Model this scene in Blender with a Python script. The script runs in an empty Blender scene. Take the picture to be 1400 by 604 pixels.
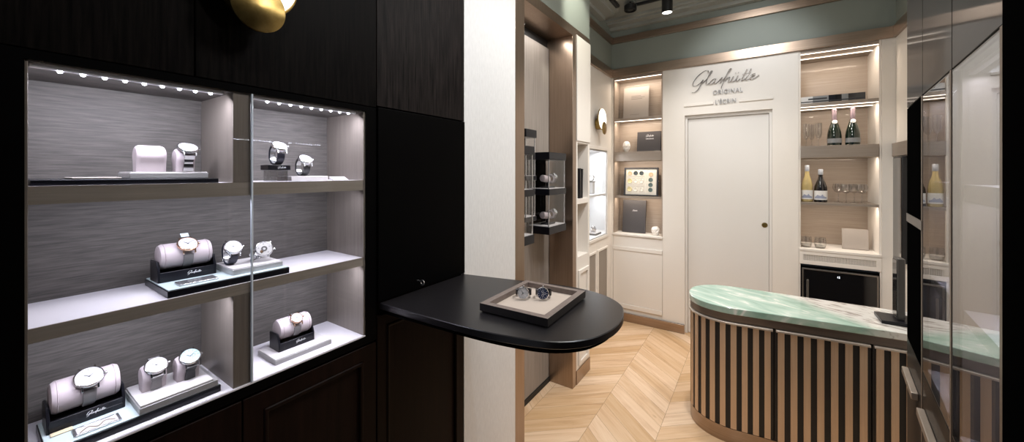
import bpy, bmesh, math, random
from mathutils import Matrix, Vector
random.seed(7)
PI = math.pi
D = bpy.data
SC = bpy.context.scene
COL = SC.collection

# ------------------------------------------------------------------ camera
F_PX, CX, HY, CAM_H = 505.0, 700.0, 236.0, 1.55
YAW = math.atan(335.0 / F_PX)
cd = D.cameras.new('camera')
cam = D.objects.new('camera', cd)
COL.objects.link(cam)
cam.location = (0, 0, CAM_H)
cam.rotation_euler = (PI / 2, 0, YAW)
cd.sensor_fit = 'HORIZONTAL'
cd.sensor_width = 36
cd.lens = 36 * F_PX / 1400
cd.shift_y = -(302 - HY) / 1400
cd.clip_start = 0.02
SC.camera = cam

# ------------------------------------------------------------------ materials
def nt(name):
    m = D.materials.new(name)
    m.use_nodes = True
    n = m.node_tree
    b = n.nodes['Principled BSDF']
    return m, n, b

def rgb(c):
    return (c[0], c[1], c[2], 1)

def simple(name, col, rough=0.5, metal=0.0, coat=0.0, spec=0.5, sheen=0.0, noise=0.0, nscale=40):
    m, n, b = nt(name)
    b.inputs['Base Color'].default_value = rgb(col)
    b.inputs['Roughness'].default_value = rough
    b.inputs['Metallic'].default_value = metal
    b.inputs['Coat Weight'].default_value = coat
    b.inputs['Coat Roughness'].default_value = 0.08
    b.inputs['Specular IOR Level'].default_value = spec
    b.inputs['Sheen Weight'].default_value = sheen
    tc = n.nodes.new('ShaderNodeTexCoord')
    nz = n.nodes.new('ShaderNodeTexNoise')
    nz.inputs['Scale'].default_value = nscale
    nz.inputs['Detail'].default_value = 4
    n.links.new(tc.outputs['Object'], nz.inputs['Vector'])
    bp = n.nodes.new('ShaderNodeBump')
    bp.inputs['Strength'].default_value = 0.02 + noise
    bp.inputs['Distance'].default_value = 0.001
    n.links.new(nz.outputs['Fac'], bp.inputs['Height'])
    n.links.new(bp.outputs['Normal'], b.inputs['Normal'])
    return m

def grain(name, c0, c1, scale=(60, 60, 3), rough=(0.4, 0.6), metal=0.0, bump=0.15, coat=0.0, spec=0.5, lo=0.35, hi=0.7, coat_rough=0.06, aniso=0.0):
    """directional streaks in object space: wood grain, brushed metal, woven fabric"""
    m, n, b = nt(name)
    tc = n.nodes.new('ShaderNodeTexCoord')
    mp = n.nodes.new('ShaderNodeMapping')
    mp.inputs['Scale'].default_value = scale
    nz = n.nodes.new('ShaderNodeTexNoise')
    nz.inputs['Scale'].default_value = 1
    nz.inputs['Detail'].default_value = 7
    nz.inputs['Roughness'].default_value = 0.65
    cr = n.nodes.new('ShaderNodeValToRGB')
    cr.color_ramp.elements[0].position = lo
    cr.color_ramp.elements[1].position = hi
    cr.color_ramp.elements[0].color = rgb(c0)
    cr.color_ramp.elements[1].color = rgb(c1)
    mr = n.nodes.new('ShaderNodeMapRange')
    mr.inputs['To Min'].default_value = rough[0]
    mr.inputs['To Max'].default_value = rough[1]
    bp = n.nodes.new('ShaderNodeBump')
    bp.inputs['Strength'].default_value = bump
    bp.inputs['Distance'].default_value = 0.001
    L = n.links.new
    L(tc.outputs['Object'], mp.inputs['Vector'])
    L(mp.outputs['Vector'], nz.inputs['Vector'])
    L(nz.outputs['Fac'], cr.inputs['Fac'])
    L(cr.outputs['Color'], b.inputs['Base Color'])
    L(nz.outputs['Fac'], mr.inputs['Value'])
    L(mr.outputs['Result'], b.inputs['Roughness'])
    L(nz.outputs['Fac'], bp.inputs['Height'])
    L(bp.outputs['Normal'], b.inputs['Normal'])
    b.inputs['Metallic'].default_value = metal
    b.inputs['Coat Weight'].default_value = coat
    b.inputs['Coat Roughness'].default_value = coat_rough
    b.inputs['Specular IOR Level'].default_value = spec
    b.inputs['Anisotropic'].default_value = aniso
    return m

def emit(name, col, strength):
    m = D.materials.new(name)
    m.use_nodes = True
    n = m.node_tree
    n.nodes.remove(n.nodes['Principled BSDF'])
    e = n.nodes.new('ShaderNodeEmission')
    e.inputs['Color'].default_value = rgb(col)
    e.inputs['Strength'].default_value = strength
    n.links.new(e.outputs[0], n.nodes['Material Output'].inputs['Surface'])
    return m

def pane(name, ior=1.5, tint=(1, 1, 1), rough=0.0):
    """thin glazing: what is not reflected passes straight through"""
    m = D.materials.new(name)
    m.use_nodes = True
    n = m.node_tree
    n.nodes.remove(n.nodes['Principled BSDF'])
    # Schlick reflectance, the same from either side of the sheet
    f0 = ((ior - 1) / (ior + 1)) ** 2
    lw = n.nodes.new('ShaderNodeLayerWeight'); lw.inputs['Blend'].default_value = 0.5
    pw = n.nodes.new('ShaderNodeMath'); pw.operation = 'POWER'; pw.inputs[1].default_value = 5
    fr = n.nodes.new('ShaderNodeMath'); fr.operation = 'MULTIPLY_ADD'
    fr.inputs[1].default_value = 1 - f0; fr.inputs[2].default_value = f0
    n.links.new(lw.outputs['Facing'], pw.inputs[0]); n.links.new(pw.outputs[0], fr.inputs[0])
    t = n.nodes.new('ShaderNodeBsdfTransparent')
    t.inputs['Color'].default_value = rgb(tint)
    g = n.nodes.new('ShaderNodeBsdfGlossy')
    g.inputs['Roughness'].default_value = rough
    mx = n.nodes.new('ShaderNodeMixShader')
    L = n.links.new
    L(fr.outputs[0], mx.inputs[0])
    L(t.outputs[0], mx.inputs[1])
    L(g.outputs[0], mx.inputs[2])
    L(mx.outputs[0], n.nodes['Material Output'].inputs['Surface'])
    return m

def marble(name):
    m, n, b = nt(name)
    L = n.links.new
    tc = n.nodes.new('ShaderNodeTexCoord')
    mp = n.nodes.new('ShaderNodeMapping')
    mp.vector_type = 'TEXTURE'
    mp.inputs['Rotation'].default_value = (0, 0, math.radians(-27))
    mp.inputs['Scale'].default_value = (0.62, 0.2, 0.3)
    n1 = n.nodes.new('ShaderNodeTexNoise')
    n1.inputs['Scale'].default_value = 1.9
    n1.inputs['Detail'].default_value = 8
    n1.inputs['Distortion'].default_value = 1.3
    cr = n.nodes.new('ShaderNodeValToRGB')
    el = cr.color_ramp.elements
    el[0].position = 0.30; el[0].color = rgb((0.26, 0.42, 0.34))
    el[1].position = 0.46; el[1].color = rgb((0.38, 0.54, 0.46))
    for p, c in ((0.56, (0.47, 0.61, 0.535)), (0.61, (0.74, 0.78, 0.73)), (0.66, (0.36, 0.54, 0.45)), (0.76, (0.50, 0.63, 0.56))):
        e = el.new(p); e.color = rgb(c)
    # white band with grey veins towards the right-hand end of the slab
    sx = n.nodes.new('ShaderNodeSeparateXYZ')
    n2 = n.nodes.new('ShaderNodeTexNoise')
    n2.inputs['Scale'].default_value = 2.2
    n2.inputs['Detail'].default_value = 6
    n2.inputs['Distortion'].default_value = 0.6
    ad = n.nodes.new('ShaderNodeMath'); ad.operation = 'MULTIPLY_ADD'
    ad.inputs[1].default_value = 0.30
    bm_ = n.nodes.new('ShaderNodeMapRange')
    bm_.inputs['From Min'].default_value = 0.20
    bm_.inputs['From Max'].default_value = 0.34
    wv = n.nodes.new('ShaderNodeTexNoise')
    wv.inputs['Scale'].default_value = 4.5
    wv.inputs['Detail'].default_value = 9
    wv.inputs['Distortion'].default_value = 2.0
    cw = n.nodes.new('ShaderNodeValToRGB')
    ew = cw.color_ramp.elements
    ew[0].position = 0.36; ew[0].color = rgb((0.36, 0.33, 0.305))
    ew[1].position = 0.5; ew[1].color = rgb((0.72, 0.71, 0.68))
    e = ew.new(0.43); e.color = rgb((0.54, 0.51, 0.48))
    mx = n.nodes.new('ShaderNodeMix'); mx.data_type = 'RGBA'
    L(tc.outputs['Object'], mp.inputs['Vector'])
    L(mp.outputs['Vector'], n1.inputs['Vector'])
    L(n1.outputs['Fac'], cr.inputs['Fac'])
    L(tc.outputs['Object'], sx.inputs[0])
    L(tc.outputs['Object'], n2.inputs['Vector'])
    L(n2.outputs['Fac'], ad.inputs[0])
    dg = n.nodes.new('ShaderNodeMath'); dg.operation = 'MULTIPLY_ADD'; dg.inputs[1].default_value = 0.97
    L(sx.outputs['Y'], dg.inputs[0]); L(sx.outputs['X'], dg.inputs[2])
    L(dg.outputs[0], ad.inputs[2])
    L(ad.outputs[0], bm_.inputs['Value'])
    L(mp.outputs['Vector'], wv.inputs['Vector'])
    L(wv.outputs['Fac'], cw.inputs['Fac'])
    L(bm_.outputs['Result'], mx.inputs['Factor'])
    L(cr.outputs['Color'], mx.inputs[6])
    L(cw.outputs['Color'], mx.inputs[7])
    L(mx.outputs[2], b.inputs['Base Color'])
    b.inputs['Roughness'].default_value = 0.12
    b.inputs['Coat Weight'].default_value = 0.3
    return m

def oak_floor(name):
    m, n, b = nt(name)
    L = n.links.new
    uv = n.nodes.new('ShaderNodeUVMap'); uv.uv_map = 'UVMap'
    at = n.nodes.new('ShaderNodeAttribute'); at.attribute_name = 'rnd'
    mp = n.nodes.new('ShaderNodeMapping')
    mp.inputs['Scale'].default_value = (2.2, 26, 1)
    nz = n.nodes.new('ShaderNodeTexNoise')
    nz.inputs['Scale'].default_value = 1.0
    nz.inputs['Detail'].default_value = 8
    nz.inputs['Roughness'].default_value = 0.6
    nz.inputs['Distortion'].default_value = 0.8
    cr = n.nodes.new('ShaderNodeValToRGB')
    el = cr.color_ramp.elements
    el[0].position = 0.25; el[0].color = rgb((0.52, 0.325, 0.185))
    el[1].position = 0.75; el[1].color = rgb((0.76, 0.555, 0.37))
    e = el.new(0.45); e.color = rgb((0.665, 0.445, 0.265))
    # knots
    mp2 = n.nodes.new('ShaderNodeMapping')
    mp2.inputs['Scale'].default_value = (5, 12, 1)
    n2 = n.nodes.new('ShaderNodeTexNoise'); n2.inputs['Scale'].default_value = 1.0
    n2.inputs['Detail'].default_value = 2
    kr = n.nodes.new('ShaderNodeMapRange')
    kr.inputs['From Min'].default_value = 0.72
    kr.inputs['From Max'].default_value = 0.80
    kr.inputs['To Max'].default_value = 0.6
    mk = n.nodes.new('ShaderNodeMix'); mk.data_type = 'RGBA'
    mk.inputs[7].default_value = rgb((0.30, 0.16, 0.075))
    # per plank tone
    hs = n.nodes.new('ShaderNodeHueSaturation')
    vr = n.nodes.new('ShaderNodeMapRange')
    vr.inputs['To Min'].default_value = 0.87
    vr.inputs['To Max'].default_value = 1.12
    sr = n.nodes.new('ShaderNodeMapRange')
    sr.inputs['To Min'].default_value = 1.12
    sr.inputs['To Max'].default_value = 0.88
    L(uv.outputs[0], mp.inputs['Vector']); L(mp.outputs[0], nz.inputs['Vector'])
    L(nz.outputs['Fac'], cr.inputs['Fac'])
    L(uv.outputs[0], mp2.inputs['Vector']); L(mp2.outputs[0], n2.inputs['Vector'])
    L(n2.outputs['Fac'], kr.inputs['Value']); L(kr.outputs[0], mk.inputs['Factor'])
    L(cr.outputs['Color'], mk.inputs[6])
    L(mk.outputs[2], hs.inputs['Color'])
    L(at.outputs['Fac'], vr.inputs['Value']); L(at.outputs['Fac'], sr.inputs['Value'])
    L(vr.outputs[0], hs.inputs['Value']); L(sr.outputs[0], hs.inputs['Saturation'])
    L(hs.outputs[0], b.inputs['Base Color'])
    bp = n.nodes.new('ShaderNodeBump'); bp.inputs['Strength'].default_value = 0.08; bp.inputs['Distance'].default_value = 0.001
    L(nz.outputs['Fac'], bp.inputs['Height']); L(bp.outputs[0], b.inputs['Normal'])
    b.inputs['Roughness'].default_value = 0.42
    return m

M = {}
M['black_wood'] = grain('black_wood', (0.0012, 0.001, 0.001), (0.007, 0.0055, 0.005), (110, 110, 6), (0.4, 0.55), bump=0.35, spec=0.035)
M['black_wood_lit'] = grain('black_wood_lit', (0.002, 0.0017, 0.0017), (0.022, 0.017, 0.016), (110, 110, 6), (0.4, 0.55), bump=0.4, spec=0.06)  # same black wood, lightened: light falling on the far panel is in the colour
M['black_satin'] = simple('black_satin', (0.0012, 0.0011, 0.0012), 0.5, spec=0.03)
M['brown_panel'] = grain('brown_panel', (0.004, 0.0018, 0.0013), (0.011, 0.0045, 0.003), (60, 60, 4), (0.4, 0.55), bump=0.2, spec=0.07)
M['gloss_wood'] = grain('gloss_wood', (0.009, 0.0075, 0.007), (0.03, 0.026, 0.025), (120, 120, 4), (0.4, 0.55), bump=0.06, coat=0.24, coat_rough=0.07, spec=0.08)
M['matte_black'] = simple('matte_black', (0.002, 0.002, 0.002), 0.7, spec=0.0)
M['table_black'] = simple('table_black', (0.010, 0.009, 0.010), 0.30, spec=0.45, noise=0.05, nscale=300)
M['bronze'] = grain('bronze', (0.33, 0.25, 0.19), (0.42, 0.32, 0.25), (3, 3, 160), (0.27, 0.38), metal=0.92, bump=0.05)
M['bronze_v'] = grain('bronze_v', (0.33, 0.25, 0.19), (0.42, 0.32, 0.25), (160, 160, 3), (0.25, 0.36), metal=0.92, bump=0.05)
M['edge_bronze'] = grain('edge_bronze', (0.20, 0.155, 0.12), (0.26, 0.205, 0.16), (160, 160, 3), (0.4, 0.5), metal=0.5, bump=0.05)
M['bronze_slat'] = grain('bronze_slat', (0.60, 0.445, 0.315), (0.68, 0.515, 0.37), (120, 120, 3), (0.38, 0.5), metal=0.55, bump=0.05)
M['champagne'] = grain('champagne', (0.155, 0.132, 0.113), (0.21, 0.18, 0.155), (140, 140, 4), (0.32, 0.45), metal=0.25, bump=0.05)
M['champagne_h'] = grain('champagne_h', (0.27, 0.235, 0.20), (0.34, 0.295, 0.255), (4, 4, 140), (0.32, 0.45), metal=0.25, bump=0.05)
M['pull_metal'] = simple('pull_metal', (0.62, 0.55, 0.48), 0.3, metal=0.5)
M['band_metal'] = grain('band_metal', (0.20, 0.165, 0.14), (0.26, 0.215, 0.185), (3, 3, 160), (0.3, 0.4), metal=0.85, bump=0.05)
M['grey_silk'] = grain('grey_silk', (0.034, 0.030, 0.027), (0.135, 0.121, 0.108), (26, 14, 240), (0.6, 0.75), bump=0.2, lo=0.25, hi=0.78)
M['shelf_top'] = simple('shelf_top', (0.74, 0.71, 0.75), 0.35, noise=0.05)
M['cream'] = simple('cream', (0.80, 0.755, 0.70), 0.42)
M['door_white'] = simple('door_white', (0.74, 0.715, 0.685), 0.45)
M['cool_white'] = simple('cool_white', (0.83, 0.83, 0.83), 0.5)
M['linen_white'] = grain('linen_white', (0.70, 0.695, 0.69), (0.79, 0.785, 0.78), (120, 120, 26), (0.45, 0.55), bump=0.12)
M['sage'] = simple('sage', (0.235, 0.26, 0.23), 0.6)
M['ceiling_grey'] = simple('ceiling_grey', (0.30, 0.31, 0.285), 0.35)
M['ribbed'] = grain('ribbed', (0.22, 0.185, 0.16), (0.42, 0.365, 0.32), (200, 190, 2.0), (0.55, 0.7), bump=0.3)
M['beige_wood'] = grain('beige_wood', (0.34, 0.275, 0.225), (0.42, 0.35, 0.29), (4, 4, 120), (0.38, 0.5), bump=0.06, coat=0.15)
M['taupe_metal'] = grain('taupe_metal', (0.33, 0.28, 0.235), (0.40, 0.34, 0.29), (4, 4, 150), (0.32, 0.42), metal=0.6, bump=0.04)
M['taupe_panel'] = simple('taupe_panel', (0.27, 0.235, 0.20), 0.5)
M['marble'] = marble('marble')
M['floor'] = oak_floor('floor')
M['gap'] = simple('gap', (0.006, 0.005, 0.005), 0.6)
M['slat_back'] = simple('slat_back', (0.008, 0.007, 0.007), 0.5)
M['glass'] = pane('glass', 1.42)
M['mirror_glass'] = pane('mirror_glass', 2.4, (0.82, 0.82, 0.82))
M['tube_glass'] = pane('tube_glass', 1.85, (0.92, 0.92, 0.92))
M['edge_glass'] = simple('edge_glass', (0.62, 0.68, 0.75), 0.1, coat=0.5)
M['acrylic'] = pane('acrylic', 2.0, (0.75, 0.75, 0.75))
M['cushion'] = simple('cushion', (0.47, 0.405, 0.42), 0.5, noise=0.2, nscale=120)
M['piping'] = simple('piping', (0.36, 0.30, 0.31), 0.5)
M['white_card'] = simple('white_card', (0.62, 0.59, 0.59), 0.4)
M['aqua_card'] = simple('aqua_card', (0.56, 0.66, 0.68), 0.35)
M['silver'] = simple('silver', (0.72, 0.72, 0.74), 0.25, metal=0.9)
M['silver_paint'] = simple('silver_paint', (0.42, 0.41, 0.41), 0.35, metal=0.3)
M['satin_grey'] = simple('satin_grey', (0.36, 0.355, 0.36), 0.45, metal=0.3)
M['steel'] = simple('steel', (0.80, 0.80, 0.83), 0.16, metal=1.0)
M['rose_gold'] = simple('rose_gold', (0.80, 0.52, 0.38), 0.18, metal=1.0)
M['brass'] = grain('brass', (0.27, 0.185, 0.06), (0.36, 0.255, 0.095), (40, 40, 40), (0.25, 0.35), metal=1.0, bump=0.05, aniso=0.6)
M['dial_white'] = simple('dial_white', (0.52, 0.52, 0.53), 0.25)
M['dial_silver'] = simple('dial_silver', (0.62, 0.64, 0.66), 0.25, metal=0.4)
M['dial_blue'] = simple('dial_blue', (0.018, 0.03, 0.075), 0.2, coat=0.5)
M['dial_aqua'] = simple('dial_aqua', (0.34, 0.47, 0.46), 0.25)
M['ink'] = simple('ink', (0.03, 0.03, 0.035), 0.4)
M['strap_black'] = simple('strap_black', (0.010, 0.010, 0.012), 0.45, noise=0.3, nscale=500)
M['strap_navy'] = simple('strap_navy', (0.014, 0.017, 0.035), 0.5, noise=0.3, nscale=500)
M['strap_grey'] = simple('strap_grey', (0.15, 0.14, 0.14), 0.5, noise=0.3, nscale=500)
M['black_lacquer'] = simple('black_lacquer', (0.006, 0.006, 0.009), 0.3, spec=0.3)
M['white_print'] = simple('white_print', (0.8, 0.8, 0.82), 0.4)
M['gold_print'] = simple('gold_print', (0.72, 0.62, 0.42), 0.4)
M['suede'] = simple('suede', (0.48, 0.405, 0.345), 0.85, noise=0.3, nscale=400)
M['tray_taupe'] = grain('tray_taupe', (0.15, 0.115, 0.10), (0.20, 0.16, 0.14), (90, 90, 90), (0.45, 0.55), bump=0.1)
M['tray_dark'] = simple('tray_dark', (0.012, 0.009, 0.009), 0.4)
M['anthracite'] = simple('anthracite', (0.055, 0.05, 0.052), 0.4, noise=0.05)
M['grey_card'] = simple('grey_card', (0.36, 0.32, 0.29), 0.5)
M['grey_print'] = simple('grey_print', (0.17, 0.15, 0.14), 0.5)
M['cream_mat'] = simple('cream_mat', (0.72, 0.67, 0.58), 0.6)
M['porcelain'] = simple('porcelain', (0.83, 0.79, 0.74), 0.3, coat=0.3)
M['tin_yellow'] = simple('tin_yellow', (0.72, 0.62, 0.34), 0.4, metal=0.3)
M['tin_dark'] = simple('tin_dark', (0.05, 0.065, 0.07), 0.3)
M['tin_green'] = simple('tin_green', (0.10, 0.14, 0.13), 0.3)
M['tin_tan'] = simple('tin_tan', (0.62, 0.43, 0.28), 0.4)
M['tin_pale'] = simple('tin_pale', (0.76, 0.72, 0.63), 0.35)
M['bottle_green'] = simple('bottle_green', (0.004, 0.012, 0.006), 0.07, coat=0.6)
M['bottle_black'] = simple('bottle_black', (0.006, 0.005, 0.006), 0.08, coat=0.6)
def wine():
    m, n, b = nt('bottle_straw')
    b.inputs['Base Color'].default_value = rgb((0.72, 0.58, 0.27))
    b.inputs['Roughness'].default_value = 0.06
    b.inputs['Transmission Weight'].default_value = 0.45
    return m
M['bottle_straw'] = wine()
M['foil_lilac'] = simple('foil_lilac', (0.17, 0.13, 0.15), 0.35, metal=0.5)
M['foil_grey'] = simple('foil_grey', (0.27, 0.29, 0.33), 0.4, metal=0.2)
M['label_grey'] = simple('label_grey', (0.26, 0.27, 0.28), 0.5)
M['label_white'] = simple('label_white', (0.74, 0.73, 0.72), 0.5)
M['label_blue'] = simple('label_blue', (0.30, 0.33, 0.44), 0.5)
M['black_glass'] = simple('black_glass', (0.005, 0.005, 0.006), 0.05, coat=0.5)
M['black_metal'] = simple('black_metal', (0.010, 0.010, 0.011), 0.35, metal=0.2)
M['dark_grey'] = simple('dark_grey', (0.09, 0.085, 0.08), 0.35, metal=0.4)
M['fridge_steel'] = simple('fridge_steel', (0.30, 0.28, 0.26), 0.3, metal=0.9)
M['wax'] = simple('wax', (0.80, 0.74, 0.66), 0.5)
M['led_cool'] = emit('led_cool', (0.88, 0.90, 1.0), 22)
M['led_bar_cool'] = simple('led_bar_cool', (0.68, 0.68, 0.74), 0.3)
M['led_warm'] = emit('led_warm', (1.0, 0.86, 0.72), 3.5)
M['opal'] = emit('opal', (1.0, 0.93, 0.80), 2.2)
M['spot_lens'] = emit('spot_lens', (1.0, 0.93, 0.84), 8)
M['digits'] = emit('digits', (0.85, 0.92, 1.0), 3)

# ------------------------------------------------------------------ mesh builder
class MB:
    def __init__(s):
        s.v = []; s.f = []; s.m = []
    def add(s, vs, fs, mi=0, T=None):
        o = len(s.v)
        for p in vs:
            p = Vector(p)
            s.v.append(T @ p if T is not None else p)
        for f in fs:
            s.f.append([i + o for i in f]); s.m.append(mi)
        return s
    def box(s, x0, x1, y0, y1, z0, z1, mi=0, T=None):
        vs = [(x, y, z) for x in (x0, x1) for y in (y0, y1) for z in (z0, z1)]
        fs = [(0, 1, 3, 2), (4, 6, 7, 5), (0, 4, 5, 1), (2, 3, 7, 6), (0, 2, 6, 4), (1, 5, 7, 3)]
        return s.add(vs, fs, mi, T)
    def loft(s, rings, mi=0, T=None, caps=True, closed=False):
        n = len(rings[0]); vs = [p for r in rings for p in r]; fs = []
        k = len(rings)
        for i in range(k if closed else k - 1):
            j = (i + 1) % k
            for a in range(n):
                b = (a + 1) % n
                fs.append((i * n + a, i * n + b, j * n + b, j * n + a))
        if caps and not closed:
            fs.append(tuple(range(n))[::-1]); fs.append(tuple(range((k - 1) * n, k * n)))
        return s.add(vs, fs, mi, T)
    def prism(s, poly, z0, z1, mi=0, T=None):
        return s.loft([[(x, y, z0) for x, y in poly], [(x, y, z1) for x, y in poly]], mi, T)
    def lathe(s, prof, seg=32, mi=0, T=None, caps=True):
        """profile of (radius, z) about local Z"""
        rings = [[(max(r, 1e-5) * math.cos(2 * PI * k / seg), max(r, 1e-5) * math.sin(2 * PI * k / seg), z) for k in range(seg)] for r, z in prof]
        return s.loft(rings, mi, T, caps)
    def cyl(s, c, r, h, axis='Z', seg=24, mi=0, T=None, bev=0.0):
        R = {'Z': Matrix.Identity(4), 'X': Matrix.Rotation(PI / 2, 4, 'Y'), 'Y': Matrix.Rotation(-PI / 2, 4, 'X')}[axis]
        A = Matrix.Translation(c) @ R
        if T is not None: A = T @ A
        pr = [(r - bev, 0), (r, bev), (r, h - bev), (r - bev, h)] if bev else [(r, 0), (r, h)]
        return s.lathe(pr, seg, mi, A)
    def tube(s, pts, r, seg=8, mi=0, T=None, closed=False, caps=True):
        pts = [Vector(p) for p in pts]; rings = []; n = len(pts)
        up = Vector((0, 0, 1))
        for i, p in enumerate(pts):
            a = pts[i - 1] if (i or closed) else p
            b = pts[(i + 1) % n] if (i < n - 1 or closed) else p
            t = (b - a).normalized()
            u = t.cross(up)
            if u.length < 1e-3: u = t.cross(Vector((1, 0, 0)))
            u.normalize(); w = t.cross(u)
            rr = r[i] if isinstance(r, (list, tuple)) else r
            rings.append([p + (u * math.cos(2 * PI * k / seg) + w * math.sin(2 * PI * k / seg)) * rr for k in range(seg)])
        return s.loft(rings, mi, T, caps, closed)
    def torus(s, c, R, r, T=None, mi=0, seg=36, sg=8):
        pts = [(c[0] + R * math.cos(2 * PI * k / seg), c[1] + R * math.sin(2 * PI * k / seg), c[2]) for k in range(seg)]
        return s.tube(pts, r, sg, mi, T, closed=True)
    def sheet(s, const, axis, t0, t1, u0, u1, w0, w1, holes, mi=0):
        """slab normal to axis X or Y between t0,t1 with rectangular holes (u0,u1,w0,w1)"""
        us = sorted({u0, u1, *[h[0] for h in holes], *[h[1] for h in holes]})
        ws = sorted({w0, w1, *[h[2] for h in holes], *[h[3] for h in holes]})
        us = [u for u in us if u0 <= u <= u1]; ws = [w for w in ws if w0 <= w <= w1]
        solid = {}
        for i in range(len(us) - 1):
            for j in range(len(ws) - 1):
                cu, cw = (us[i] + us[i + 1]) / 2, (ws[j] + ws[j + 1]) / 2
                solid[i, j] = not any(h[0] < cu < h[1] and h[2] < cw < h[3] for h in holes)
        P = (lambda t, u, w: (t, u, w)) if axis == 'X' else (lambda t, u, w: (u, t, w))
        for (i, j), ok in solid.items():
            if not ok: continue
            a, b, c, d = us[i], us[i + 1], ws[j], ws[j + 1]
            s.add([P(t0, a, c), P(t0, b, c), P(t0, b, d), P(t0, a, d)], [(0, 1, 2, 3)], mi)
            s.add([P(t1, a, c), P(t1, b, c), P(t1, b, d), P(t1, a, d)], [(3, 2, 1, 0)], mi)
            for (di, dj, e) in ((-1, 0, ((a, c), (a, d))), (1, 0, ((b, c), (b, d))), (0, -1, ((a, c), (b, c))), (0, 1, ((a, d), (b, d)))):
                if not solid.get((i + di, j + dj), False):
                    (p, q), (r_, q2) = e
                    s.add([P(t0, p, q), P(t0, r_, q2), P(t1, r_, q2), P(t1, p, q)], [(0, 1, 2, 3)], mi)
        return s
    def build(s, name, mats, parent=None, bevel=0.0, smooth=True, T=None, off=None):
        me = D.meshes.new(name)
        vs = s.v
        if T is not None: vs = [T @ p for p in vs]
        if off is not None: vs = [p - Vector(off) for p in vs]
        me.from_pydata([tuple(p) for p in vs], [], s.f)
        if not isinstance(mats, (list, tuple)): mats = [mats]
        for m in mats: me.materials.append(M[m] if isinstance(m, str) else m)
        for p, mi in zip(me.polygons, s.m): p.material_index = mi
        b = bmesh.new(); b.from_mesh(me)
        bmesh.ops.remove_doubles(b, verts=b.verts, dist=1e-6)
        bmesh.ops.recalc_face_normals(b, faces=b.faces)
        b.to_mesh(me); b.free()
        if smooth:
            for p in me.polygons: p.use_smooth = True
            me.set_sharp_from_angle(angle=math.radians(32))
        me.update()
        o = D.objects.new(name, me)
        COL.objects.link(o)
        if parent is not None: o.parent = parent
        if bevel:
            md = o.modifiers.new('bevel', 'BEVEL')
            md.width = bevel; md.segments = 2; md.limit_method = 'ANGLE'; md.angle_limit = math.radians(40)
        return o

def thing(name, label, cat, loc=(0, 0, 0), group=None, rz=0.0):
    o = D.objects.new(name, None)
    o.empty_display_size = 0.02
    COL.objects.link(o)
    o.location = loc; o.rotation_euler = (0, 0, rz)
    o['label'] = label; o['category'] = cat; o['kind'] = 'thing'
    if group: o['group'] = group
    return o
def tag(o, label, cat, group=None):
    o['label'] = label; o['category'] = cat; o['kind'] = 'thing'
    if group: o['group'] = group
    return o
def struct(o, label=None):
    o['kind'] = 'structure'
    if label: o['label'] = label
    return o
def one(name, mb, mats, label, cat, loc, group=None, bevel=0.0, rz=0.0):
    """a thing that is a single mesh, built in local coordinates and stood at loc"""
    o = mb.build(name, mats, None, bevel)
    o.location = loc; o.rotation_euler = (0, 0, rz)
    return tag(o, label, cat, group)

def text_mb(txt, size, depth=0.001, align='CENTER', mi=0, T=None, mb=None, space=1.0):
    cu = D.curves.new('lettering', 'FONT')
    cu.body = txt; cu.size = size; cu.extrude = depth; cu.align_x = align; cu.align_y = 'CENTER'
    cu.space_character = space; cu.resolution_u = 3
    o = D.objects.new('lettering', cu); COL.objects.link(o)
    me = D.meshes.new_from_object(o)
    mb = mb or MB()
    mb.add([v.co for v in me.vertices], [list(p.vertices) for p in me.polygons], mi, T)
    D.objects.remove(o); D.curves.remove(cu); D.meshes.remove(me)
    return mb

def smooth_path(P, k=6):
    out = []
    n = len(P)
    for i in range(n - 1):
        p0 = P[max(i - 1, 0)]; p1 = P[i]; p2 = P[i + 1]; p3 = P[min(i + 2, n - 1)]
        for j in range(k):
            t = j / k
            out.append(tuple(0.5 * (2 * b + (c - a) * t + (2 * a - 5 * b + 4 * c - d) * t * t + (3 * b - a - 3 * c + d) * t ** 3) for a, b, c, d in zip(p0, p1, p2, p3)))
    out.append(tuple(P[-1]))
    return out

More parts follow.
